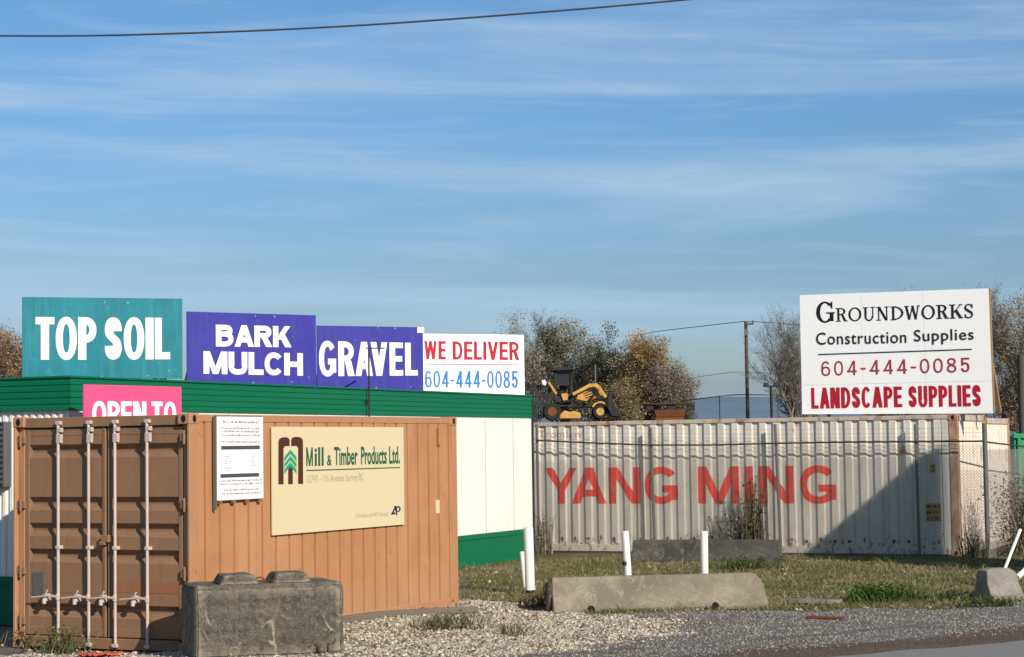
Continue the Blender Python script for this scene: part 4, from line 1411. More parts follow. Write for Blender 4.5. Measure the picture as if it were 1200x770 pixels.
# data panel, hazard decals and the column of white markings
def decal(x0, x1, yt, yb, mat, name, txt=0):
    b = wbox(x0, x1, yt, yb)
    on_corrug([(np.array([(b[0], b[2]), (b[1], b[2]), (b[1], b[3]), (b[0], b[3])]), [(0, 1, 2, 3)])], name, mat, 0.004)
    if txt:
        prs = []
        for i in range(txt):
            z = b[2] + (b[3] - b[2]) * (i + 0.3) / txt
            x = b[0] + 0.02
            while x < b[1] - 0.05:
                w_ = random.uniform(0.03, 0.09)
                prs.append((np.array([(x, z), (min(x + w_, b[1] - 0.02), z), (min(x + w_, b[1] - 0.02), z + (b[3] - b[2]) / txt * 0.4), (x, z + (b[3] - b[2]) / txt * 0.4)]), [(0, 1, 2, 3)]))
                x += w_ + 0.03
        on_corrug(prs, name + '_print', M['ink_charcoal'], 0.006)
decal(1085, 1102.5, 590, 611, M['decal_yellow'], 'warning_decal', 3)
decal(1089, 1096, 544, 554, M['decal_yellow'], 'data_decal', 2)
tri = WSIDE.uv(1057.5, 520), WSIDE.uv(1064.5, 533), WSIDE.uv(1050.5, 533)
on_corrug([(np.array(tri), [(0, 1, 2)])], 'hazard_triangle', M['decal_yellow'])
tc_ = WSIDE.uv(1057.5, 528.5)
on_corrug([(np.array([(tc_[0] - 0.05, tc_[1] - 0.04), (tc_[0] + 0.05, tc_[1] - 0.04), (tc_[0], tc_[1] + 0.07)]), [(0, 1, 2)])], 'hazard_mark', M['ink_charcoal'], 0.007)
prs = []
for cxp in (1057.5, 1074.5):
    y = 494
    while y < (512 if cxp < 1060 else 560):
        b = wbox(cxp - 3.0, cxp + 3.2, y, y + 6.2)
        zz = [b[2], b[2] + (b[3] - b[2]) * 0.35, b[2] + (b[3] - b[2]) * 0.65, b[3]]
        pat = random.choice(([(0, 1, 0, 1), (0, 1, 2, 3), (0, .3, 0, 3)], [(0, .3, 0, 3), (.7, 1, 0, 3), (0, 1, 2, 3)], [(.3, .7, 0, 3), (0, 1, 0, 1)], [(0, 1, 2, 3), (.7, 1, 0, 3)]))
        for u0, u1, k0, k1 in pat:
            prs.append((np.array([(b[0] + (b[1] - b[0]) * u0, zz[k0]), (b[0] + (b[1] - b[0]) * u1, zz[k0]), (b[0] + (b[1] - b[0]) * u1, zz[k1]), (b[0] + (b[1] - b[0]) * u0, zz[k1])]), [(0, 1, 2, 3)]))
        y += 8.4
on_corrug(prs, 'marking_column', M['ink_white'], 0.005)
for i in range(30):
    xr_ = -0.42 - i * WP_PITCH + 0.02
    if random.random() < 0.75:
        w_, h_ = random.uniform(0.02, 0.05), random.uniform(0.03, 0.07)
        z_ = 0.27 + random.uniform(-0.02, 0.02)
        on_corrug([(np.array([(xr_ + w_ * math.cos(a) * random.uniform(.6, 1.1), z_ + h_ * math.sin(a) * random.uniform(.6, 1.1)) for a in np.linspace(0, 2 * math.pi, 9, endpoint=False)]), [tuple(range(9))])], 'rust_spot', M['rust'], 0.003)
# support timbers under the container
[MB().box(x0, x1, 0.25, 0.5, -0.12, 0.0).build('sleeper', M['plank'], wc, 0.01) for x0, x1 in ((-4.4, -0.05), (-11.5, -6.0))]

p2 = Vector((WX, WY, 0)) + we2 * 2.68 - we1 * 0.05
wc2 = thing('shipping_container', 'second white container parked close behind the lettered one, only its end showing', 'container', (p2.x, p2.y, 0.02), WYAW)
white_frame(wc2, True)
MB().sheet(WPROF, 'z', 0.16, H8 - 0.08).sheet([(x, W8 - y) for x, y in WPROF], 'z', 0.16, H8 - 0.08).build('side_wall', M['cont_white'], wc2)

# ------------------------------------------------------------------ Groundworks board on top of the white container
GB_OFF = 0.22
gpl_o = Vector((WX, WY, 0)) + we2 * GB_OFF
GP = Plane(gpl_o, we1)
gtl, gtr, gbr, gbl = [GP.uv(*p) for p in ((937, 346), (1158.5, 338), (1163.8, 484.5), (940, 485.5))]
gs = thing('billboard', 'white billboard of a construction supplies firm standing on the white lettered container', 'sign', (gpl_o.x, gpl_o.y, 0), WYAW)
zs = WZ + H8
lsl, lsr = GP.uv(939.3, 451.5), GP.uv(1162.5, 446.5)


def slab(a, b, c, d, y0, y1):
    vs = [(p[0], y0, p[1]) for p in (a, b, c, d)] + [(p[0], y1, p[1]) for p in (a, b, c, d)]
    return MB().add(vs, [(0, 1, 2, 3), (7, 6, 5, 4), (0, 4, 5, 1), (1, 5, 6, 2), (2, 6, 7, 3), (3, 7, 4, 0)])


def lerp(a, b, t): return (a[0] + (b[0] - a[0]) * t, a[1] + (b[1] - a[1]) * t)


gap = 0.0015
for u0, u1 in ((0.0, 0.3295), (0.3305, 0.6595), (0.6605, 1.0)):
    lo0, lo1 = lerp(lsl, lsr, u0), lerp(lsl, lsr, u1)
    hi0, hi1 = lerp(gtl, gtr, u0), lerp(gtl, gtr, u1)
    slab((lo0[0], lo0[1] + gap), (lo1[0], lo1[1] + gap), hi1, hi0, 0.0, 0.02).build('board', M['white_board'], gs, 0.0015)
slab(gbl, gbr, (lsr[0], lsr[1] - gap), (lsl[0], lsl[1] - gap), 0.0, 0.02).build('board', M['white_board'], gs, 0.0015)
for u in (0.04, 0.34, 0.66, 0.96):
    fr = MB()
    b, tp = lerp(gbl, gbr, u), lerp(gtl, gtr, u)
    fr.beam((b[0], 0.065, zs - 0.01), (tp[0], 0.065, tp[1] - 0.05), 0.09, 0.085, (0, 1, 0))
    fr.beam((b[0], 0.10, tp[1] - 0.5), (b[0], 1.35, zs + 0.03), 0.06, 0.09)
    fr.build('brace', M['wood_frame'], gs)
MB().beam((gtr[0] + 0.012, 0.04, gtr[1]), (gbr[0] + 0.012, 0.04, gbr[1]), 0.022, 0.08, (0, 1, 0)).build('edge_batten', M['wood_frame'], gs)


def gtext(F, body, xa, xb, ytl, ytr, ybl, ybr, wgt, spacing=1.0):
    x0, zb0 = GP.uv(xa, ybl); x1, zb1 = GP.uv(xb, ybr)
    zt0, zt1 = GP.uv(xa, ytl)[1], GP.uv(xb, ytr)[1]
    v, f = text_geo(body, 0, 1, 0, 1, wgt, spacing)
    y = F._y()
    F.mb.add([(x0 + (x1 - x0) * a, y, (zb0 + (zb1 - zb0) * a) * (1 - c) + (zt0 + (zt1 - zt0) * a) * c) for a, c in v], f)


F = Flat(-0.0015)
# GROUNDWORKS in roman capitals, first letter larger; letters climb with the board
g0, g1 = GP.uv(956.6, 378.6), GP.uv(977.5, 377.8)
gh = GP.uv(966, 353.8)[1] - GP.uv(966, 378.3)[1]
serif_glyph(F, 'G', g0[0], g0[1], (g1[0] - g0[0]), gh, gh * 0.185, gh * 0.075)
r0, r1 = GP.uv(979.5, 377.2), GP.uv(1141, 372.6)
widths = {'R': 0.86, 'O': 0.98, 'U': 0.92, 'N': 0.94, 'D': 0.96, 'W': 1.12, 'K': 0.94, 'S': 0.66}
word = 'ROUNDWORKS'
tot = sum(widths[c] for c in word) + 0.10 * (len(word) - 1)
k_ = (r1[0] - r0[0]) / tot
x = r0[0]
sh_ = GP.uv(1060, 358.6)[1] - GP.uv(1060, 374.9)[1]
for c in word:
    u = (x - r0[0]) / (r1[0] - r0[0])
    serif_glyph(F, c, x, r0[1] + (r1[1] - r0[1]) * u, widths[c] * k_, sh_, sh_ * 0.165, sh_ * 0.085)
    x += (widths[c] + 0.10) * k_
gtext(F, 'Construction', 956.8, 1062.5, 389.8, 387.4, 404.2, 402.0, 0.006, 1.08)
gtext(F, 'Supplies', 1071.5, 1141.5, 386.6, 384.6, 404.6, 402.2, 0.006, 1.08)
F.poly([GP.uv(959, 416.0), GP.uv(1139.3, 409.9), GP.uv(1139.3, 408.7), GP.uv(959, 414.8)])
F.build('black_lettering', M['ink_black'], gs)
def gsans(F, body, xa, xb, ytl, ytr, ybl, ybr, *pen):
    x0, zb0 = GP.uv(xa, ybl); x1, zb1 = GP.uv(xb, ybr)
    zt0, zt1 = GP.uv(xa, ytl)[1], GP.uv(xb, ytr)[1]
    v, f = sans_text(body, (x1 - x0) / (zt0 - zb0), *pen)
    F.mb.add([(x0 + (x1 - x0) * a, F.y + y, (zb0 + (zb1 - zb0) * a) * (1 - c) + (zt0 + (zt1 - zt0) * a) * c) for a, y, c in v], f)


F = Flat(-0.0015)
gsans(F, '604-444-0085', 962.5, 1137, 423.6, 419.0, 440.8, 436.0, 0.15, 0.13, 0.26)
F.build('phone_lettering', M['ink_dullred'], gs)
F = Flat(-0.0015)
gsans(F, 'LANDSCAPE', 950.8, 1057.5, 454.5, 452.8, 479.2, 477.2, 0.185, 0.165, 0.055)
gsans(F, 'SUPPLIES', 1064.5, 1150.2, 452.6, 451, 477.5, 476, 0.185, 0.165, 0.055)
F.build('red_lettering', M['ink_red'], gs)

# ------------------------------------------------------------------ chain-link fence
FOFF = 0.20
FP = Plane(Vector((WX, WY, 0)) - we2 * FOFF, we1)
fs0, fs1 = FP.uv(629, 600)[0], FP.uv(1156, 600)[0]
fb0 = FP.o
fence = thing('chain_link_fence', 'grey chain link fence with top rail in front of the white containers', 'fence', (FP.o.x, FP.o.y, 0), WYAW)
RAILZ = [(629, 516), (690, 519), (762, 521.5), (830, 521.5), (912, 519.5), (1000, 518), (1156, 517)]
rail_pts = []
for px, py in RAILZ:
    s, z = FP.uv(px, py)
    rail_pts.append((s, 0, z))
MB().tube(rail_pts, 0.016, 8).build('rail', M['rail'], fence, smooth=60)
post_tops = [(628, 497, 631, 662), (761.5, 501, 767, 655), (907.5, 497, 915, 655), (1072, 497, 1077, 655), (1153.5, 496, 1158.5, 663)]
for px0, py0, px1, py1 in post_tops:
    a, b = FP.uv(px0, py0), FP.uv(px1, py1)
    big = px0 > 1100
    MB().tube([(b[0], 0.04 if not big else 0, -0.05), (a[0], 0.04 if not big else 0, a[1])], 0.044 if big else 0.028, 10).build('post', M['galv'], fence, smooth=60)


def chain(mb, x0, x1, ztop, z0, pitch=0.055, r=0.0026):
    """two families of slanted wires woven 4 mm apart"""
    Ht = 2.2
    n0 = int((x0 - Ht) / pitch) - 1; n1 = int((x1 + Ht) / pitch) + 1
    for sgn, yy in ((1, -0.002), (-1, 0.003)):
        for i in range(n0, n1):
            xa = i * pitch
            pts = []
            # clip x = xa + sgn*(z) to the panel
            zlo, zhi = z0, ztop
            if sgn > 0: zlo, zhi = max(z0, x0 - xa), min(ztop, x1 - xa)
            else: zlo, zhi = max(z0, xa - x1), min(ztop, xa - x0)
            if zhi - zlo < 0.02: continue
            mb.tube([(xa + sgn * zlo, yy, zlo), (xa + sgn * zhi, yy, zhi)], r, 3, cap=False)


cm = MB(); chain(cm, fs0, fs1, 2.10, 0.03)
cm.build('wire_mesh', M['wire'], fence)
for py in (501.5, 507, 512):                     # strands strung above the rail
    st = MB().tube([(FP.uv(629, py)[0], 0, FP.uv(629, py)[1]), (FP.uv(907, py + 2)[0], 0, FP.uv(907, py + 2)[1]), (FP.uv(1156, py)[0], 0, FP.uv(1156, py)[1])], 0.0035, 4)
    st.build('strand', M['wire'], fence)
# return leg beside the container ends
sa = Vector((fs1, 0, 0)); ang = R(87)
sdir = Vector((math.cos(ang), math.sin(ang), 0))
sb = sa + sdir * 5.6
MB().tube([sa + Z3 * 2.14, sa + sdir * 2.8 + Z3 * 2.04, sb + Z3 * 2.0], 0.016, 8).build('rail', M['rail'], fence, smooth=60)
MB().tube([sb + Z3 * -0.05, sb + Z3 * 2.1], 0.032, 10).build('post', M['galv'], fence, smooth=60)
cm = MB(); chain(cm, 0.0, 5.6, 1.99, 0.03, 0.06)
cm.v = [tuple(sa + sdir * v[0] + Vector((-sdir.y, sdir.x, 0)) * v[1] + Z3 * v[2]) for v in cm.v]
cm.build('wire_mesh', M['wire'], fence)


# added unseen blocker beyond the right edge, shaped to throw the slanting container shadow
SHP = Plane(Vector((WX, WY, 0)), we1)
s0_, z0_ = SHP.uv(940, 650); s1_, z1_ = SHP.uv(1084, 529); s2_, z2_ = SHP.uv(1105, 522)
far_ = 11.0
SH_H = Vector((SUNDIR.x, SUNDIR.y, 0)).normalized()
up_ = far_ * SUNDIR.z
lean = s0_ - (s1_ - s0_) * 0.55, z0_ - (z1_ - z0_) * 0.55
so = Vector((WX, WY, 0)) + SUNDIR * far_ - Z3 * up_
blocker = thing('shadow_blocker', 'added unseen blocker shaped to cast the slanting shadow, outside the picture', 'blocker', (so.x, so.y, 0), WYAW)
loc_s = Vector((SH_H.dot(we1), SH_H.dot(we2), 0)) * 2.4
pr = [(lean[0], 0.0), (s2_, 0.0), (s2_, z2_ + up_), (s1_, z1_ + up_), (lean[0], lean[1] + up_)]
m_ = MB().add([(a, 0, b) for a, b in pr] + [(a + loc_s.x, loc_s.y, b) for a, b in pr], [(0, 1, 2, 3, 4), (9, 8, 7, 6, 5)] + [(i, (i + 1) % 5, 5 + (i + 1) % 5, 5 + i) for i in range(5)])
m_.build('wall', M['wood_frame'], blocker, 0.01)

# ------------------------------------------------------------------ concrete blocks and barriers
def roughen(o, amp, scale, cuts=0, seed=0, sharp=38):
    """chip and wear a concrete casting"""
    me = o.data
    bm = bmesh.new(); bm.from_mesh(me)
    if cuts: bmesh.ops.subdivide_edges(bm, edges=bm.edges[:], cuts=cuts, use_grid_fill=True)
    from mathutils import noise
    for v in bm.verts:
        n = noise.noise_vector(v.co * scale + Vector((seed, seed * 2, 0)))
        n2 = noise.noise_vector(v.co * scale * 4 + Vector((seed, 0, 5)))
        v.co += n * amp + n2 * amp * 0.4
    bm.to_mesh(me); bm.free()
    me.shade_smooth(); me.set_sharp_from_angle(angle=R(sharp))


bp = at(228.5, 769, 20.4)
BLY = R(20)
eb = thing('concrete_block', 'dark mossy interlocking concrete block in front of the brown container corner', 'concrete block', (bp.x, bp.y, gz(bp) - 0.015), BLY)
bw, bd, bh = 1.57, 0.76, 0.76
c_o = 0.035
prof_b = [(c_o, 0), (bd - c_o, 0), (bd, c_o), (bd, bh - c_o), (bd - c_o, bh), (c_o, bh), (0, bh - c_o), (0, c_o)]
bmb = MB()
secs = [(0.0, 0.022), (0.025, 0.0), (bw * 0.25, 0), (bw * 0.5, 0), (bw * 0.75, 0), (bw - 0.04, 0.0), (bw, 0.035)]
vs, fs = [], []
npf = len(prof_b)
for xx, ins in secs:
    for (yy, zz) in prof_b:
        vs.append((xx, bd / 2 + (yy - bd / 2) * (1 - ins * 2 / bd), bh / 2 + (zz - bh / 2) * (1 - ins * 2 / bh)))
for i in range(len(secs) - 1):
    for k in range(npf):
        fs.append((i * npf + k, i * npf + (k + 1) % npf, (i + 1) * npf + (k + 1) % npf, (i + 1) * npf + k))
fs.append(tuple(range(npf))); fs.append(tuple(range((len(secs) - 1) * npf, len(secs) * npf)))
bmb.add(vs, fs)
ob = bmb.build('body', M['concrete_mossy'], eb, 0.012, seg=2)
roughen(ob, 0.009, 3.0, 5, 1, 24)
for cx in (0.50, 1.06):
    k = MB()
    wb, wt, hb = 0.21, 0.13, 0.10
    for (x0, x1) in ((cx - 0.21, cx + 0.21),):
        vs = [(x0, 0.16, bh - 0.01), (x1, 0.16, bh - 0.01), (x1, 0.60, bh - 0.01), (x0, 0.60, bh - 0.01), (x0 + 0.06, 0.21, bh + hb), (x1 - 0.06, 0.21, bh + hb), (x1 - 0.06, 0.55, bh + hb), (x0 + 0.06, 0.55, bh + hb)]
        k.add(vs, [(0, 3, 2, 1), (4, 5, 6, 7), (0, 1, 5, 4), (1, 2, 6, 5), (2, 3, 7, 6), (3, 0, 4, 7)])
    kk = k.build('lug', M['concrete_mossy'], eb, 0.015)
    roughen(kk, 0.010, 6.0, 4, cx, 24)
lp = MB().tube([(0.76 + 0.06 * math.cos(a), 0.38, bh - 0.01 + 0.06 * math.sin(a)) for a in np.linspace(0, math.pi, 9)], 0.008, 6)
lp.build('lifting_loop', M['rust'], eb, smooth=60)


def barrier(label, p, yaw, length, mat, h=0.46, wb=0.44, wt=0.20, notch=True, ends=(0.0, 0.10), group=None, seed=0, broken=False):
    o = thing('concrete_barrier', label, 'concrete barrier', (p.x, p.y, gz(p) - 0.02), yaw, group)
    prof = [(0.0, 0.0), (0.0, 0.07), (0.10, h * 0.55), (wb / 2 - wt / 2 + 0.01, h - 0.03), (wb / 2 - wt / 2 + 0.03, h), (wb / 2 + wt / 2 - 0.03, h), (wb / 2 + wt / 2 - 0.01, h - 0.03), (wb - 0.10, h * 0.55), (wb, 0.07), (wb, 0.0)]
    n = len(prof)
    xs_ = [0.0, 0.03, 0.10, 0.16] + list(np.linspace(0.2, length - 0.2, 8)) + [length - 0.15, length - 0.10, length - 0.05, length - 0.02, length]
    vs, fs = [], []
    for x in xs_:
        e = min(x, length - x)
        top = h if e > 0.15 else h - ends[0 if x < length / 2 else 1] * (1 - e / 0.15) ** 2
        for y, z in prof:
            vs.append((x + (0.05 * (1 - z / h) * (0.2 if x < length / 2 else 1) * (1 if x > length / 2 else -1) if e < 0.02 else 0), y, min(z, top)))
    for i in range(len(xs_) - 1):
        for k in range(n):
            fs.append((i * n + k, i * n + (k + 1) % n, (i + 1) * n + (k + 1) % n, (i + 1) * n + k))
    fs.append(tuple(range(n))); fs.append(tuple(range((len(xs_) - 1) * n, len(xs_) * n)))
    b = MB().add(vs, fs).build('body', mat, o, 0.008, seg=2)
    roughen(b, 0.006, 2.5, 2, seed)
    if notch:
        for x in (length * 0.17, length * 0.76):
          MB().prism([(x + 0.055 * math.cos(a), max(0, 0.025 + 0.075 * math.sin(a))) for a in np.linspace(-0.3, math.pi + 0.3, 12)], 'y', -0.012, 0.06).build('drain_slot', M['hole'], o)
    return o


pa, pb = on_ground(650, 718), on_ground(897, 712.5)
v = pb - pa
barrier('long pale concrete road barrier lying beside the gravel, two white posts behind it', pa, math.atan2(v.y, v.x), v.length, M['concrete_dry'], seed=2)
lo_ = MB().tube([(-0.02, 0.22, 0.30), (-0.10, 0.22, 0.36), (-0.10, 0.22, 0.24), (-0.02, 0.22, 0.22)], 0.012, 6)
bo_ = [o for o in COL.objects if o.name.startswith('concrete_barrier')][0]
MB().box(-0.07, 0.01, 0.12, 0.32, 0.0, 0.40).build('end_key', M['concrete_dark'], bo_, 0.02)  # shade of the left end put in with the darker concrete
lo_.build('hook', M['rust'], bo_, smooth=60)
pa, pb = on_ground(740, 660), on_ground(911, 661)
v = pb - pa
barrier('dark concrete barrier standing against the wire fence', pa, math.atan2(v.y, v.x) - 0.02, v.length, M['concrete_dark'], h=0.43, notch=False, seed=5, ends=(0, 0))
pa = on_ground(1164, 707)
barrier('short grey concrete barrier stub at the far right with a shaded left end', pa, R(24), 0.50, M['concrete_grey'], h=0.47, wb=0.46, wt=0.24, notch=False, seed=9, ends=(0.03, 0.08))

# ------------------------------------------------------------------ white posts
def pvc_post(label, top, base, Y, r, sleeve=False, group='white plastic posts by the barriers'):
    a = at(top[0], top[1], Y); b = at(base[0], base[1], Y)
    g = gz(b)
    k = (g - 0.05 - a.z) / (b.z - a.z)
    b2 = a + (b - a) * k
    o = thing('bollard', label, 'bollard', (b2.x, b2.y, g), 0, group)
    loc = lambda p: p - Vector((b2.x, b2.y, g))
    A, B = loc(a), loc(b2)
    d = (A - B).normalized()
    MB().tube([B, A - d * 0.012, A - d * 0.004, A], [r, r, r * 0.96, r * 0.86], 18).build('pipe', M['pvc'], o, smooth=50)
    MB().tube([A - d * 0.03 - d.orthogonal() * 0.0, A + d * 0.001], [r * 0.8, r * 0.8], 14).build('pipe_mouth', M['seam'], o)
    if sleeve:
        MB().tube([B + d * 0.02, B + d * 0.12], [r * 1.12, r * 1.12], 18).build('sleeve', M['rubber'], o, smooth=50)
    return o


p = on_ground(620, 697)
pvc_post('tallest white post with black foot beside the end of the office skirt', (619, 618), (621.5, 697), p.y, 0.072, True)
p = on_ground(615, 690)
pvc_post('short white post leaning behind the taller one near the office', (611.5, 646.5), (616, 692), p.y + 0.1, 0.035)
q1 = pvc_post('white post with dark clamp behind the middle of the barrier, left of the other', (732.5, 622.5), (737, 690), 28.3, 0.052)
A = at(734.5, 660, 28.3) - q1.location
MB().tube([A - Vector((0.05, 0.05, 0)), A - Vector((0.02, 0.075, 0))], 0.03, 8).build('clamp', M['steel_dark'], q1)
pvc_post('white upright post behind the right half of the pale barrier', (825, 622.5), (826, 690), 28.3, 0.054)

# ------------------------------------------------------------------ loose things on the ground
def world_tube(name, label, cat, pts, r, mat, part=None, group=None, n=10):
    c = Vector(pts[0])
    o = thing(name, label, cat, c, 0, group) if part else None
    m = MB().tube([Vector(p) - c for p in pts], r, n)
    if part: m.build(part, mat, o, smooth=50); return o
    ob_ = m.build(name, mat, None, smooth=50); ob_.location = c
    return tag(ob_, label, cat, group)


world_tube('pole', 'thin white pole leaning up from behind the end barrier, foot near fence corner', 'pole', [at(1177, 668, 29.2), at(1186, 645, 29.6), at(1195.5, 621, 30.0)], 0.024, M['pvc'])
world_tube('pipe', 'white pipe poking into the right edge of the picture low down', 'pipe', [at(1192, 677, 28.4), at(1210, 660, 28.8)], 0.04, M['pvc'])
# timber edging along the brown container
e_pts = [on_ground(398, 730), on_ground(440, 724), on_ground(500, 719.5), on_ground(558, 717)]
pl_ = MB()
for a, b in zip(e_pts[:-1], e_pts[1:]):
    pl_.beam(a + Z3 * 0.03, b + Z3 * 0.03, 0.10, 0.085)
o = pl_.build('timber', M['plank'], None, 0.01)
tag(o, 'grey weathered timber lying on pale gravel along the brown container', 'timber')
a, b = gnd(925, 704, 0.05), gnd(985, 705, 0.05)
o = MB().beam(a, b, 0.25, 0.05).build('board', M['concrete_grey'], None, 0.008)
roughen(o, 0.006, 4, 3, 3)
tag(o, 'flat pale slab lying in the grass right of the long barrier', 'slab')
a, b = gnd(945, 723, 0.03), gnd(990, 724, 0.03)
o = MB().beam(a, b, 0.05, 0.03).build('wooden_stake', M['rust'], None, 0.004)
tag(o, 'thin brown stake lying flat on the grey gravel', 'stake')
# torn orange plastic lying in front of the doors
tv, tf = [], []
ca, cb = gnd(94, 767, 0.03), gnd(142, 767, 0.03)
for i in range(15):
    for j in range(6):
        u, w_ = i / 14, j / 5 - 0.5
        p = ca + (cb - ca) * u + Vector((0.1, 0.35, 0)) * w_ * (0.6 + 0.4 * math.sin(u * 3))
        tv.append((p.x, p.y, gz(p) + 0.045 + 0.012 * math.sin(i * 1.3 + j) + 0.008 * math.sin(i * 2.9 - j * 1.7)))
for i in range(14):
    for j in range(5):
        tf.append((i * 6 + j, i * 6 + j + 1, (i + 1) * 6 + j + 1, (i + 1) * 6 + j))
o = MB().add(tv, tf).build('plastic_scrap', M['tarp'], None, smooth=80)
md = o.modifiers.new('thickness', 'SOLIDIFY'); md.thickness = 0.006
tag(o, 'crumpled orange red plastic scrap on the ground before the brown doors', 'scrap')

# ------------------------------------------------------------------ things seen above the white container
Ld = 75.0
SC = Ld / FPX


def mpt(px, py, dy=0.0):
    return at(px, py, Ld + dy)


lo0 = mpt(668, 490)
ld = thing('loader', 'yellow and black loader with cab and exhaust, parked beyond the white container', 'loader', (lo0.x, Ld, 3.0), 0)
o3 = Vector((lo0.x, Ld, 3.0))


def lbox(x0, y0, x1, y1, d0, d1):
    a, b = mpt(x0, y1) - o3, mpt(x1, y0) - o3
    return (a.x, b.x, d0, d1, a.z, b.z)


def lpoly(pts, d0, d1):
    return MB().prism([((mpt(*p) - o3).x, (mpt(*p) - o3).z) for p in pts], 'y', d0, d1)


lbox_ = lambda m, *a: m.box(*lbox(*a))
V3 = lambda px, py, d: Vector(((mpt(px, py) - o3).x, d, (mpt(px, py) - o3).z))
for px in (651, 669.5):
    for d in (-0.05, 0.95):
        MB().beam(V3(px, 433, d), V3(px + (1.2 if px > 660 else -1.0), 469, d), 0.085, 0.085).build('cab_post', M['machine'], ld)
MB().prism([(a.x, a.z) for a in (V3(645, 435, 0), V3(673, 434, 0), V3(671, 430.5, 0), V3(648, 431, 0))], 'y', -0.25, 1.15).build('cab_roof', M['machine'], ld, 0.02)
MB().box(*lbox(652.2, 435.5, 668.6, 452, -0.02, 0.0)).build('cab_glass', M['glass'], ld)
MB().box(*lbox(656, 447, 664, 468, 0.25, 0.7)).build('seat', M['machine'], ld, 0.03)
MB().box(*lbox(650, 464, 671, 472, -0.05, 0.95)).build('cab_floor', M['machine'], ld, 0.02)
for px in (637, 664):
    MB().box(*lbox(px - 3.8, 423, px + 3.8, 429.5, -0.3, -0.08)).build('work_light', M['machine'], ld, 0.04)
    MB().beam(V3(px, 428, -0.19), V3(652 if px < 650 else 664, 432.5, -0.19), 0.05, 0.05).build('light_bracket', M['machine'], ld)
for i in range(6):
    MB().box(*lbox(621.5 + i * 2.9, 451, 622.8 + i * 2.9, 490, 0.1, 0.2)).build('guard_bar', M['machine'], ld)
for py in (452, 464, 477):
    MB().box(*lbox(620.5, py, 638.5, py + 1.4, 0.2, 0.26)).build('guard_rail', M['machine'], ld)
MB().beam(V3(638, 486, 0.1), V3(646, 446, 0.1), 0.12, 0.12).build('mast', M['machine'], ld)
MB().beam(V3(643, 448, -0.1), V3(652, 462, -0.1), 0.08, 0.08).build('mast_stay', M['yellow'], ld)
lpoly([(634.5, 446.5), (638, 445), (640.5, 449), (638.5, 452.5), (635.5, 451)], -0.22, -0.1).build('white_piece', M['ink_white'], ld, 0.02)  # small white piece left of the cab
# sloping bonnet, lift arms and bucket linkage
hd_ = lpoly([(674, 468), (673, 463), (690, 454), (699, 451.5), (704, 457), (705, 464), (697, 467), (688, 471)], -0.05, 0.75).build('bonnet', M['yellow'], ld, 0.03)
for x0, y0, x1, y1 in ((684, 461.5, 698, 456), (685, 464, 699, 458.8), (686, 466.5, 700, 461.5)):
    MB().beam(V3(x0, y0, -0.056), V3(x1, y1, -0.056), 0.03, 0.035).build('grille_slot', M['machine'], hd_)
for d in (-0.30, 0.95):
    MB().prism([(a.x, a.z) for a in (V3(670, 461, 0), V3(690, 450, 0), V3(700, 449.5, 0), V3(713, 467, 0), (V3(710, 469, 0)), V3(697.5, 453.5, 0), V3(691, 454, 0), V3(671.5, 464, 0))], 'y', d, d + 0.09).build('lift_arm', M['yellow'] if d < 0 else M['machine'], ld, 0.01)
    MB().tube([V3(690, 470, d + 0.04), V3(702, 456, d + 0.04)], 0.045, 8).build('ram', M['machine'], ld)
MB().prism([(a.x, a.z) for a in (V3(711, 464, 0), V3(716, 462, 0), V3(719, 474, 0), V3(728, 489, 0), V3(716, 488, 0), V3(711, 478, 0))], 'y', -0.5, 1.15).build('bucket', M['machine'], ld, 0.02)
MB().box(*lbox(644, 472, 706, 478.5, 0.1, 0.8)).build('chassis', M['machine'], ld, 0.03)
lpoly([(656, 486), (661, 481), (667, 483), (673, 481.5), (680, 484.5), (680, 491), (655, 491)], -0.35, 0.1).build('step_plate', M['yellow'], ld, 0.03)
lpoly([(657, 462), (664, 460.5), (666, 463), (665, 469), (659.5, 470)], -0.12, -0.055).build('side_panel', M['yellow'], ld, 0.02)
arc = [V3(703 + 11.5 * math.cos(a), 483 - 12.5 * math.sin(a), 0) for a in np.linspace(R(150), R(20), 10)]
arc2 = [V3(703 + 9.3 * math.cos(a), 483 - 10.3 * math.sin(a), 0) for a in np.linspace(R(20), R(150), 10)]
MB().prism([(a.x, a.z) for a in arc + arc2], 'y', -0.35, 0.1).build('fender', M['yellow'], ld, 0.008)
MB().tube([V3(698, 456, 0.3), V3(698, 427, 0.3)], 0.03, 8).build('exhaust_pipe', M['galv'], ld)
for px, rr in ((647, 0.33), (703, 0.28)):
    for d0 in (-0.15, 0.95):
        cc = V3(px, 482.5, 0)
        wo = MB().tube([(cc.x, d0 - 0.15, cc.z), (cc.x, d0 - 0.12, cc.z), (cc.x, d0 + 0.12, cc.z), (cc.x, d0 + 0.15, cc.z)], [rr * 0.9, rr, rr, rr * 0.9], 22).build('wheel', M['rubber'], ld)
        MB().tube([(cc.x, d0 - 0.165, cc.z), (cc.x, d0 + 0.165, cc.z)], rr * 0.52, 16).build('rim', M['yellow'] if px > 690 else M['rust'], wo)
for x0, y0, x1, y1, d in ((671, 436, 676, 466, -0.1), (650, 476, 672, 470, -0.2), (676, 474, 690, 486, -0.2), (684, 471, 668, 480, -0.25), (708, 452, 700, 450, -0.3)):
    a, b = V3(x0, y0, d), V3(x1, y1, d)
    MB().tube([a, (a + b) / 2 + Vector((0.03, -0.05, 0.06)), b], 0.022, 6).build('hose', M['rubber'], ld)

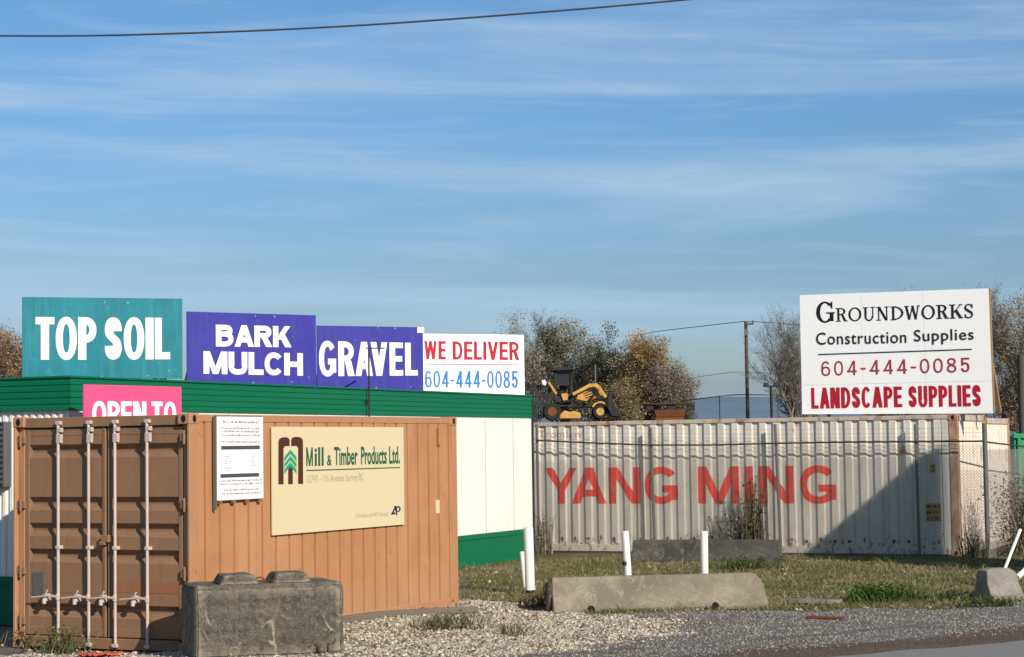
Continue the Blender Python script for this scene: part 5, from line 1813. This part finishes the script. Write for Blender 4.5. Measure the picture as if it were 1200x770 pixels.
rb0 = mpt(785, 490)
rb = thing('steel_trough', 'rusty steel trough carrying a dark plank on blocks, seen over the white container', 'trough', (rb0.x, Ld, 3.0), 0)
o3 = Vector((rb0.x, Ld, 3.0))
tp = MB()
a, b = mpt(766, 489) - o3, mpt(803, 480) - o3
tp.add([(a.x + 0.1, 0, a.z), (b.x - 0.05, 0, a.z), (b.x, -0.1, b.z), (a.x, -0.1, b.z), (a.x + 0.1, 0.7, a.z), (b.x - 0.05, 0.7, a.z), (b.x, 0.8, b.z), (a.x, 0.8, b.z)],
       [(0, 1, 2, 3), (7, 6, 5, 4), (0, 4, 5, 1), (1, 5, 6, 2), (3, 7, 4, 0)])
tp.build('tub', M['rust'], rb, 0.01)
MB().box(*lbox(755, 471.8, 814, 474.5, -0.2, 0.5)).build('plank', M['bark_dark'], rb, 0.01)
[MB().box(*lbox(x0, 474.5, x1, 480.2, -0.1, 0.4)).build('block', M['machine'], rb) for x0, x1 in ((758, 766), (783, 790), (806, 814))]
MB().box(*lbox(768, 489, 801, 494, 0.0, 0.7)).build('foot', M['rust'], rb)

# green bin at the right edge behind the fence
gb0 = at(1191, 536, 46)
gbn = thing('skip', 'green ribbed steel skip at the right edge beyond the containers', 'skip', (gb0.x, 46, 0), R(8))
zt_ = at(1195, 511, 46).z
body = MB().add([(0, 0, 0.1), (3.5, 0, 0.1), (3.8, 0, zt_), (-0.05, 0, zt_), (0, 1.8, 0.1), (3.5, 1.8, 0.1), (3.8, 1.8, zt_), (-0.05, 1.8, zt_)], [(0, 1, 2, 3), (7, 6, 5, 4), (0, 4, 5, 1), (1, 5, 6, 2), (3, 7, 4, 0)])
body.build('body', M['bin_green'], gbn, 0.01)
for i in range(7):
    MB().box(i * 0.55 + 0.02, i * 0.55 + 0.10, -0.06, 0.0, 0.15, zt_ - 0.05).build('rib', M['bin_green'], gbn, 0.006)
MB().box(-0.08, 3.85, -0.07, 0.02, zt_ - 0.05, zt_ + 0.06).build('rim', M['bin_green'], gbn, 0.006)

# ------------------------------------------------------------------ poles, lamp and cables
def utility_pole(label, px, pytop, Y, r, arms=True):
    p = at(px, pytop, Y)
    o = thing('utility_pole', label, 'utility pole', (p.x, Y, 0))
    MB().tube([(0, 0, -0.2), (0, 0, p.z * 0.5), (0, 0, p.z)], [r * 1.3, r * 1.1, r], 12).build('shaft', M['pole_wood'], o, smooth=60)
    if arms:
        MB().beam((-0.05, -r - 0.03, p.z - 0.12), (0.34, -r - 0.03, p.z - 0.10), 0.06, 0.08).build('crossarm', M['pole_wood'], o)
        MB().tube([(0.30, -r - 0.03, p.z - 0.06), (0.30, -r - 0.03, p.z + 0.08)], [0.04, 0.025], 8).build('insulator', M['galv'], o)
        MB().box(-0.07, 0.07, -r - 0.10, -r, p.z - 0.62, p.z - 0.35).build('junction_box', M['galv'], o)
    return o


utility_pole('tall wooden utility pole with stub arm, left of the big white billboard', 874, 377, 88, 0.075)
utility_pole('grey wooden pole at the far right edge in front of the brown leaved tree', 1196.5, 416, 52, 0.10, False)
lpz = at(903.5, 452, 80)
lp_ = thing('lamp_post', 'small dark yard lamp post with two heads beside the bare tree', 'lamp post', (lpz.x, 80, 0))
MB().tube([(0, 0, -0.1), (0, 0, lpz.z)], 0.06, 8).build('shaft', M['steel_dark'], lp_)
MB().beam((-0.20, 0, lpz.z - 0.02), (0.20, 0, lpz.z - 0.02), 0.06, 0.06).build('bracket', M['steel_dark'], lp_)
for sx in (-1, 1):
    MB().box(sx * 0.2 - 0.10, sx * 0.2 + 0.10, -0.14, 0.10, lpz.z - 0.05, lpz.z + 0.12).build('lamp_head', M['steel_dark'], lp_, 0.02)


def cable(label, pts, r, n=5):
    P = [np.array(p) for p in pts]
    out = []
    for i in range(len(P) - 1):                 # Catmull-Rom through the measured points
        p0, p1, p2, p3 = P[max(i - 1, 0)], P[i], P[i + 1], P[min(i + 2, len(P) - 1)]
        for t_ in np.linspace(0, 1, 8, endpoint=False):
            out.append(0.5 * ((2 * p1) + (-p0 + p2) * t_ + (2 * p0 - 5 * p1 + 4 * p2 - p3) * t_ ** 2 + (-p0 + 3 * p1 - 3 * p2 + p3) * t_ ** 3))
    out.append(P[-1])
    return tag(MB().tube([Vector(tuple(p)) for p in out], r, n).build('overhead_cable', M['cable'], None, smooth=60), label, 'cable')


YC = 12
cable('thick dark overhead cable sagging across the top left of the sky', [at(p[0], p[1], YC) for p in ((-1150, 10), (-500, 36), (0, 42), (200, 39.5), (400, 31), (600, 17), (800, 0), (1000, -21), (1500, -84), (2150, -180), (4884, -700))], 0.0058, 8)
for px, py in ((-1150, 10), (4884, -700)):
    utility_pole('wooden roadside pole outside the picture, carrying the thick cable at its %s end' % ('left' if px < 0 else 'right'), px, py - 12, YC + 0.2, 0.13)
cable('thin wire running from the left up to the utility pole top', [at(740, 394, 95), at(770, 388.5, 95), at(820, 382.5, 92), at(873, 376.5, 87.9)], 0.017)
cable('thin wire running from the utility pole top behind the white billboard', [at(875, 376.5, 87.9), at(915, 379, 90), at(960, 384, 95)], 0.017)
cable('faint wire crossing halfway up the utility pole', [at(790, 447, 92), at(830, 440, 90), at(873, 436, 87.8), at(930, 440, 92)], 0.010)
cable('low dark wire crossing the utility pole near the hill line', [at(800, 470, 88), at(843, 464.5, 87), at(873, 462.5, 87.75), at(935, 464, 90), at(1000, 466, 94)], 0.022)
for px, pt, lab in ((843, 463.5, 'thin steel wire support post left of the utility pole'), (911.5, 463.5, 'thin steel wire support post right of the lamp post')):
    p = at(px, pt, 87.6)
    o = MB().tube([(0, 0, -0.1), (0, 0, p.z)], 0.022, 6).build('wire_post', M['galv'], None)
    o.location = (p.x, p.y, 0)
    tag(o, lab, 'post')


# ------------------------------------------------------------------ trees
def quads_at(P, size, rs, flat=0.35):
    """little leaf quads at points P (N,3) with random orientation"""
    n = len(P)
    a = rs.normal(size=(n, 3)); a[:, 2] *= 0.7
    a /= np.linalg.norm(a, axis=1)[:, None]
    b = rs.normal(size=(n, 3)); b -= (b * a).sum(1)[:, None] * a
    b /= np.linalg.norm(b, axis=1)[:, None]
    s = size * rs.uniform(0.6, 1.3, size=(n, 1))
    V = np.stack([P - a * s, P + b * s * 0.55, P + a * s, P - b * s * 0.55], 1).reshape(-1, 3)
    return V, np.arange(4 * n).reshape(n, 4)


LEAFMUL = 5.6


def tree(label, px, pytop, Y, width, leaves, size, cols, seed, trunk_r=0.16, bark='bark', levels=4, twig=True, base_frac=0.18, lean=0.0, spread=0.9, group='trees beyond the yard', crown_low=0.22, name='broadleaf_tree'):
    rs = np.random.default_rng(seed)
    top = at(px, pytop, Y)
    Ht = top.z
    o = thing(name, label, 'tree', (top.x, Y, 0), 0, group)
    rw = width / 2
    mb = MB()
    tips = []

    def grow(p, d, length, r, lev):
        n = 4 if lev < 2 else 3
        pts, rr = [p], [r]
        q = p.copy(); dd = d.copy()
        for i in range(n):
            dd = (dd + rs.normal(size=3) * (0.10 + 0.05 * lev) + np.array([0, 0, 0.06])).astype(float)
            dd /= np.linalg.norm(dd)
            q = q + dd * length / n
            pts.append(q.copy()); rr.append(r * (1 - 0.62 * (i + 1) / n))
            if lev < levels and i >= (1 if lev == 0 else 0):
                k = rs.integers(2, 4) if lev < levels - 1 else rs.integers(3, 6)
                for _ in range(k):
                    az = rs.uniform(0, 2 * math.pi); tl = rs.uniform(0.45, 1.05) * spread
                    ax = np.cross(dd, [0, 0, 1.0]); ax = ax if np.linalg.norm(ax) > 0.05 else np.array([1.0, 0, 0])
                    ax /= np.linalg.norm(ax); bx = np.cross(dd, ax)
                    nd = dd * math.cos(tl) + (ax * math.cos(az) + bx * math.sin(az)) * math.sin(tl)
                    nd[2] += 0.15
                    nd /= np.linalg.norm(nd)
                    grow(q.copy(), nd, length * rs.uniform(0.45, 0.68) * (1 if lev else 0.75), max(rr[-1] * 0.75, 0.006), lev + 1)
        mb.tube([tuple(x) for x in pts], rr, 6 if lev == 0 else (4 if lev < 3 else 3), cap=False)
        if lev >= levels - 1:
            for x, y_ in zip(pts[1:], pts[:-1]):
                for t_ in (0.3, 0.7, 1.0): tips.append(y_ + (x - y_) * t_)
    grow(np.array([0.0, 0, -0.2]), np.array([lean, 0, 1.0]), Ht * 0.80, trunk_r, 0)
    V = np.array(mb.v)
    T = np.array(tips)
    # fit the grown skeleton to the crown's measured height and width
    zmax = V[:, 2].max()
    kz = (Ht + 0.0) / zmax
    xr = np.percentile(np.abs(T[:, :2]), 93)
    kx = rw / xr
    hz = np.clip(V[:, 2] / zmax, 0, 1)
    # no wider than the measured crown
    for A_ in (V, T):
        A_[:, 2] *= kz
        A_[:, 0] *= kx; A_[:, 1] *= kx
    mb.v = [tuple(v) for v in V]
    mb.build('trunk', M[bark], o)
    if leaves:
        from mathutils import noise as mn
        leaves = int(leaves * LEAFMUL)
        # leaf clumps fill an uneven crown; the rest of the leaves follow the twigs
        nc = int(60 + leaves / 160)
        u = rs.normal(size=(nc, 3)); u /= np.linalg.norm(u, axis=1)[:, None]
        rad = rs.uniform(0.25, 1.0, nc) ** 0.55
        wob = np.array([1 + 0.42 * mn.noise(Vector(q) * 1.6 + Vector((seed, 3, 0))) for q in u])
        zc, rz = Ht * (0.5 + crown_low * 0.5) , Ht * (0.5 - crown_low * 0.5) * 0.96
        CC = u * (rad * wob)[:, None] * np.array([rw, rw, rz]) * 0.90 + np.array([lean * Ht * 0.5, 0, zc])
        CC[:, 2] = np.minimum(CC[:, 2], Ht - 0.2)
        csz = rs.uniform(0.14, 0.34, nc) * max(0.7, rw / 1.6)
        n1 = int(leaves * 0.62)
        ci = rs.integers(0, nc, n1)
        P1 = CC[ci] + np.clip(rs.normal(size=(n1, 3)), -1.7, 1.7) * csz[ci][:, None] * np.array([0.85, 0.85, 1.0])
        n2 = leaves - n1
        P2 = T[rs.integers(0, len(T), n2)] + np.clip(rs.normal(size=(n2, 3)), -1.5, 1.5) * 0.10
        P = np.concatenate([P1, P2])
        Vq, Fq = quads_at(P, size * 0.47, rs)
        base = np.array(cols)[rs.integers(0, len(cols), leaves)]
        cl = np.array([mn.noise(Vector(p) * 0.9 + Vector((0, seed, 0))) for p in P])[:, None]
        c = base * rs.uniform(0.85, 1.15, (leaves, 1)) * (1 + 0.5 * cl)
        np_mesh('crown', Vq, Fq, M['leaf'], o, colors=np.repeat(np.clip(c, 0.004, 0.6), 4, 0))
    return o


GREYB = [tuple(c * 1.90 for c in q_) for q_ in [(0.17, 0.15, 0.12), (0.12, 0.11, 0.08), (0.20, 0.18, 0.15)]]
OLIVE = [tuple(c * 2.30 for c in q_) for q_ in [(0.085, 0.085, 0.045), (0.06, 0.06, 0.035), (0.11, 0.09, 0.05), (0.15, 0.12, 0.07)]]
DARK = [tuple(c * 1.80 for c in q_) for q_ in [(0.05, 0.05, 0.032), (0.075, 0.065, 0.04), (0.035, 0.038, 0.025)]]
ORANGE = [tuple(c * 2.40 for c in q_) for q_ in [(0.20, 0.125, 0.038), (0.16, 0.105, 0.04), (0.22, 0.14, 0.05), (0.12, 0.09, 0.045)]]
BROWN = [tuple(c * 2.10 for c in q_) for q_ in [(0.17, 0.10, 0.05), (0.12, 0.075, 0.04), (0.22, 0.14, 0.075), (0.09, 0.06, 0.035)]]
K = 96 / FPX
tree('sparse grey tree rising behind the WE DELIVER board', 606, 362, 96, 62 * K, 2400, 0.085, GREYB, 21, spread=0.7, crown_low=0.15)
tree('olive brown tree, tallest one behind the loader', 670, 358, 98, 84 * K, 6000, 0.10, OLIVE, 22, bark='bark_dark')
tree('dark narrow tree between the olive and the golden tree', 714, 377, 95, 46 * K, 3000, 0.10, DARK, 23, bark='bark_dark')
tree('golden orange autumn tree right of the dark tree', 757, 388, 93, 72 * K, 8500, 0.10, ORANGE, 24)
tree('small grey brown tree at the right side of the golden tree', 793, 411, 91, 48 * K, 3600, 0.085, GREYB + ORANGE[3:], 25)
tree('low dark bushy tree behind the right part of the loader', 725, 432, 90, 60 * K, 4000, 0.10, OLIVE + BROWN[2:], 26, bark='bark_dark')
tree('brown leaved tree at the left edge behind the TOP SOIL board', 4, 378, 70, 84 * 70 / FPX, 8000, 0.075, BROWN, 27)
tree('bare leafless tree close to the left side of the billboard', 941, 352, 84, 84 * 84 / FPX, 0, 0.1, GREYB, 28, trunk_r=0.22, bark='bark_pale', levels=4, spread=0.85)
tree('tree whose top just shows over the billboard', 1052, 332, 92, 90 * 92 / FPX, 5000, 0.09, OLIVE + DARK, 29, bark='bark_dark')
tree('tree top peeping over the right part of the billboard', 1117, 332, 94, 90 * 92 / FPX, 5000, 0.09, BROWN + DARK, 30, bark='bark_dark')
tree('rust brown autumn tree filling the right edge behind the pole', 1197, 322, 78, 92 * 78 / FPX, 4600, 0.075, BROWN + GREYB, 31, trunk_r=0.2)


# ------------------------------------------------------------------ weeds, shrubs, grass and stones
def blades(P, n_per, h, w, spread, cols, rs, lean=0.5):
    n = len(P) * n_per
    B = np.repeat(P, n_per, 0) + np.concatenate([rs.normal(size=(n, 2)) * spread, np.zeros((n, 1))], 1)
    d = rs.normal(size=(n, 2)) * lean
    hh = h * rs.uniform(0.45, 1.3, n)
    az = rs.uniform(0, 2 * math.pi, n)
    wv = np.stack([np.cos(az), np.sin(az), np.zeros(n)], 1) * (w * rs.uniform(0.7, 1.3, n))[:, None]
    mid = B + np.stack([d[:, 0] * hh * 0.35, d[:, 1] * hh * 0.35, hh * 0.6], 1)
    tip = B + np.stack([d[:, 0] * hh, d[:, 1] * hh, hh * 0.95], 1)
    V = np.stack([B - wv, B + wv, mid + wv * 0.8, tip, mid - wv * 0.8], 1).reshape(-1, 3)
    base = np.arange(n)[:, None] * 5
    Fq = np.concatenate([base + np.array([[0, 1, 2, 4]]), ], 0)
    Ft = base + np.array([[4, 2, 3, 3]])
    c = np.array(cols)[rs.integers(0, len(cols), n)] * rs.uniform(0.7, 1.3, (n, 1))
    return V, Fq, base + np.array([[4, 2, 3]]), np.repeat(c, 5, 0)


def blade_mesh(name, parts, mat, parent=None):
    """blades as triangles"""
    Vs, Fs, Cs, off = [], [], [], 0
    for V, Fq, Ft, c in parts:
        Vs.append(V); Cs.append(c)
        Fs += [Fq[:, [0, 1, 2]] + off, Fq[:, [0, 2, 3]] + off, Ft + off]
        off += len(V)
    return np_mesh(name, np.concatenate(Vs), np.concatenate(Fs), mat, parent, np.concatenate(Cs))


def scatter(n, x0, x1, y0, y1, test):
    x = rng.uniform(x0, x1, n); y = rng.uniform(y0, y1, n)
    k = test(x, y)
    x, y = x[k], y[k]
    return np.stack([x, y, ground_z(x, y)], 1)


def in_brown(x, y):
    dx, dy = x - BX, y - BY
    s = dx * be1.x + dy * be1.y; d = dx * be2.x + dy * be2.y
    return (s > -0.02) & (s < L20 + 0.02) & (d > -0.02) & (d < W8 + 0.02)


G1 = [tuple(c * 1.75 for c in q_) for q_ in [(0.085, 0.095, 0.03), (0.065, 0.08, 0.025), (0.11, 0.105, 0.045), (0.15, 0.125, 0.065), (0.055, 0.07, 0.022)]]
G2 = [tuple(c * 1.6 for c in q_) for q_ in [(0.19, 0.15, 0.085), (0.14, 0.115, 0.06), (0.24, 0.20, 0.12)]]
def patch(x, y): return lowfreq(x, y, 1.5) + 0.8 * lowfreq(y * 1.3, x, 3.1)


gA = scatter(30000, -1.5, 10.5, 25.5, 37.5, lambda x, y: zones(x, y)[1] & (patch(x, y) > -0.1 + rng.normal(size=x.shape) * 0.8))
gB = scatter(15000, -1.5, 10.5, 25.5, 37.5, lambda x, y: zones(x, y)[1] & (patch(x, y) < 0.4 + rng.normal(size=x.shape) * 0.8))
gC = scatter(500, -1.5, 10.5, 25.5, 37.5, lambda x, y: zones(x, y)[1])
o = blade_mesh('grass', [blades(gA, 7, 0.050, 0.0045, 0.045, G1, rng, 0.8), blades(gB, 5, 0.045, 0.004, 0.05, G2, rng, 1.0), blades(gC, 12, 0.13, 0.005, 0.06, G1 + G2, rng, 0.6)], M['grassblade'])
tag(o, 'short patchy olive grass between the gravel and the wire fence', 'grass', kind='stuff')


def stones(name, n, region, sz, cols, label, spread_=0.42):
    P = scatter(n, *region)
    n = len(P)
    phi = (1 + 5 ** 0.5) / 2
    ico = np.array([(-1, phi, 0), (1, phi, 0), (-1, -phi, 0), (1, -phi, 0), (0, -1, phi), (0, 1, phi), (0, -1, -phi), (0, 1, -phi), (phi, 0, -1), (phi, 0, 1), (-phi, 0, -1), (-phi, 0, 1)]) / 1.9
    fi = np.array([(0, 11, 5), (0, 5, 1), (0, 1, 7), (0, 7, 10), (0, 10, 11), (1, 5, 9), (5, 11, 4), (11, 10, 2), (10, 7, 6), (7, 1, 8), (3, 9, 4), (3, 4, 2), (3, 2, 6), (3, 6, 8), (3, 8, 9), (4, 9, 5), (2, 4, 11), (6, 2, 10), (8, 6, 7), (9, 8, 1)])
    s = np.minimum(sz * np.exp(rng.normal(size=n) * spread_), sz * 2.3)
    sc = s[:, None] * rng.uniform(0.55, 1.25, (n, 3))
    V = ico[None] * rng.uniform(0.72, 1.2, (n, 12, 1)) * sc[:, None, :]
    az = rng.uniform(0, 2 * math.pi, n); tl = rng.uniform(-0.7, 0.7, n)
    ca, sa_ = np.cos(az)[:, None], np.sin(az)[:, None]; ct, st_ = np.cos(tl)[:, None], np.sin(tl)[:, None]
    x, y, z = V[..., 0], V[..., 1], V[..., 2]
    y, z = y * ct - z * st_, y * st_ + z * ct
    x, y = x * ca - y * sa_, x * sa_ + y * ca
    V = np.stack([x, y, z], -1) + P[:, None, :] + np.array([0, 0, 1]) * (s * -0.05)[:, None, None]
    Fc = (fi[None] + (np.arange(n) * 12)[:, None, None]).reshape(-1, 3)
    c = np.array(cols)[rng.integers(0, len(cols), n)] * rng.uniform(0.7, 1.25, (n, 1))
    o = np_mesh(name, V.reshape(-1, 3), Fc, M['stone'], None, np.repeat(c, 12, 0))
    return tag(o, label, 'gravel', kind='stuff')


CRM = [tuple(c * 0.84 for c in q_) for q_ in [(0.55, 0.475, 0.37), (0.46, 0.385, 0.285), (0.62, 0.55, 0.45), (0.36, 0.30, 0.225), (0.50, 0.45, 0.38), (0.24, 0.20, 0.155), (0.13, 0.105, 0.08)]]
GRY = [(0.25, 0.24, 0.222), (0.21, 0.20, 0.185), (0.29, 0.275, 0.25), (0.17, 0.16, 0.148), (0.24, 0.21, 0.17), (0.10, 0.095, 0.09)]
stones('gravel', 150000, (-7.5, 3.5, 18.5, 28.5, lambda x, y: zones(x, y)[0] & ~in_brown(x, y) & (lowfreq(x, y, 1.2) > -1.75 + rng.normal(size=x.shape) * 0.5)), 0.0130, CRM, 'coarse cream crushed stone round the brown container')
stones('gravel', 16000, (-4.0, 4.5, 18.5, 27.5, lambda x, y: zones(x + rng.normal(size=x.shape) * 0.5, y + rng.normal(size=x.shape) * 0.4)[0] & ~zones(x, y)[0] & ~in_brown(x, y)), 0.012, CRM, 'stray cream stones spread over the grey gravel')
stones('gravel', 62000, (-1.0, 8.5, 19.0, 28.5, lambda x, y: ~(zones(x, y)[0] | zones(x, y)[1]) & (((x - RA.x) * rnor.x + (y - RA.y) * rnor.y) > 1.0 - 0.6 * rng.random(x.shape) ** 4) & (np.abs((x - RA.x) * rnor.x + (y - RA.y) * rnor.y - 1.9 - 0.1 * np.sin(x * 1.7)) > 0.10 * (lowfreq(x, y, 1.7) > -0.4))), 0.0075, GRY, 'fine grey gravel between the road and the grass', 0.6)
stones('gravel', 3000, (-1.5, 9, 25.5, 36, lambda x, y: zones(x, y)[1]), 0.018, CRM + GRY, 'scattered pebbles among the grass')


def plant(name, label, px, py, n, h, w, spread, cols, lean=0.5, cat='weed', Y=None, leaf=None, group=None):
    p = on_ground(px, py) if Y is None or Y == 'fence' else at(px, py, Y)
    if Y == 'fence': p = FP.o + we1 * FP.uv(px, 600)[0] - we2 * 0.10
    if Y is not None: p.z = gz(p)
    rs = np.random.default_rng(int(px * 7 + py))
    o = thing(name, label, cat, p, 0, group)
    P = np.concatenate([rs.normal(size=(n, 2)) * np.array(spread), np.zeros((n, 1))], 1)
    blade_mesh('leaves', [blades(P, 6, h, w, 0.03, cols, rs, lean)], M['grassblade'], o)
    if leaf:
        nl, ls = leaf
        Q = np.stack([rs.normal(size=nl) * spread[0] * 1.1, rs.normal(size=nl) * spread[1] * 1.1, np.abs(rs.beta(1.6, 1.8, nl)) * h * 1.05], 1)
        V, Fq = quads_at(Q, ls, rs)
        c = np.array(cols)[rs.integers(0, len(cols), nl)] * rs.uniform(0.6, 1.4, (nl, 1))
        np_mesh('foliage', V, Fq, M['leaf'], o, np.repeat(c, 4, 0))
    return o


WEED = [(0.09, 0.11, 0.04), (0.13, 0.13, 0.055), (0.07, 0.085, 0.03), (0.17, 0.155, 0.08)]
LUSH = [(0.055, 0.115, 0.02), (0.08, 0.14, 0.03), (0.04, 0.085, 0.016)]
DRY = [(0.13, 0.085, 0.05), (0.09, 0.06, 0.038), (0.18, 0.13, 0.08), (0.07, 0.075, 0.035)]
plant('weed', 'tall wispy weed growing up the middle of the brown doors', 104, 758, 10, 0.55, 0.006, (0.07, 0.05), WEED, 0.35, leaf=(260, 0.022))
plant('weed', 'low green weed at the left foot of the brown doors', 36, 760, 12, 0.22, 0.007, (0.12, 0.06), WEED, 0.6, leaf=(200, 0.02))
plant('weed', 'green weed clump in front of the left brown door', 72, 766, 16, 0.30, 0.007, (0.13, 0.08), WEED, 0.6, leaf=(260, 0.022))
plant('weed', 'small weed at the foot of the mossy block', 372, 766, 14, 0.16, 0.007, (0.10, 0.06), WEED, 0.7, leaf=(120, 0.018))
plant('weed', 'weed patch in the cream gravel below the timber', 535, 738, 26, 0.22, 0.005, (0.22, 0.16), WEED, 0.7, leaf=(300, 0.016))
plant('weed', 'small weed in the gravel left of the weed patch', 492, 733, 10, 0.12, 0.006, (0.13, 0.10), WEED, 0.8)
plant('weed', 'sparse weed in the gravel below the short white post', 600, 745, 12, 0.17, 0.005, (0.10, 0.10), WEED, 0.7)
plant('weed', 'dark green weed at the left end of the long barrier', 634, 712, 18, 0.22, 0.008, (0.10, 0.10), DRY + WEED, 0.7, leaf=(240, 0.02))
plant('shrub', 'lush green weed clump in the grass, largest left of the end barrier', 1029, 706, 30, 0.26, 0.009, (0.20, 0.15), LUSH, 0.9, 'shrub', leaf=(900, 0.026))
plant('shrub', 'low green weeds trailing right of the lush clump', 1085, 704, 30, 0.13, 0.008, (0.36, 0.14), LUSH + WEED, 0.9, 'shrub', leaf=(700, 0.02))
plant('shrub', 'green weeds at the foot of the end barrier', 1160, 711, 26, 0.15, 0.007, (0.25, 0.08), LUSH + WEED, 0.8, 'shrub', leaf=(300, 0.018))
plant('shrub', 'green weeds growing before the right half of the dark barrier', 872, 668, 26, 0.24, 0.008, (0.30, 0.12), LUSH + WEED, 0.8, 'shrub', leaf=(500, 0.024))
plant('creeper', 'tall straggling creeper climbing the wire fence beside a post', 884, 640, 12, 1.45, 0.009, (0.11, 0.05), WEED + DRY[:2], 0.10, 'plant', Y='fence', leaf=(520, 0.03))
plant('creeper', 'grey dry creeper low on the fence left of the taller creeper', 862, 640, 10, 0.85, 0.010, (0.20, 0.05), GREYB + DRY, 0.15, 'plant', Y='fence', leaf=(420, 0.03))
plant('creeper', 'small dry creeper on the fence next to the office corner', 641, 640, 6, 0.85, 0.010, (0.07, 0.04), GREYB + WEED, 0.12, 'plant', Y='fence', leaf=(160, 0.025))
plant('bramble', 'brown dry bramble over the fence corner at the right', 1138, 660, 9, 0.5, 0.007, (0.14, 0.06), DRY, 0.45, 'bramble', Y=35.75, leaf=(160, 0.022))
plant('bramble', 'tall brown bramble thicket at the right edge behind the white pole', 1203, 664, 30, 1.5, 0.007, (0.30, 0.25), DRY + GREYB, 0.28, 'bramble', Y=36.6, leaf=(2200, 0.03))
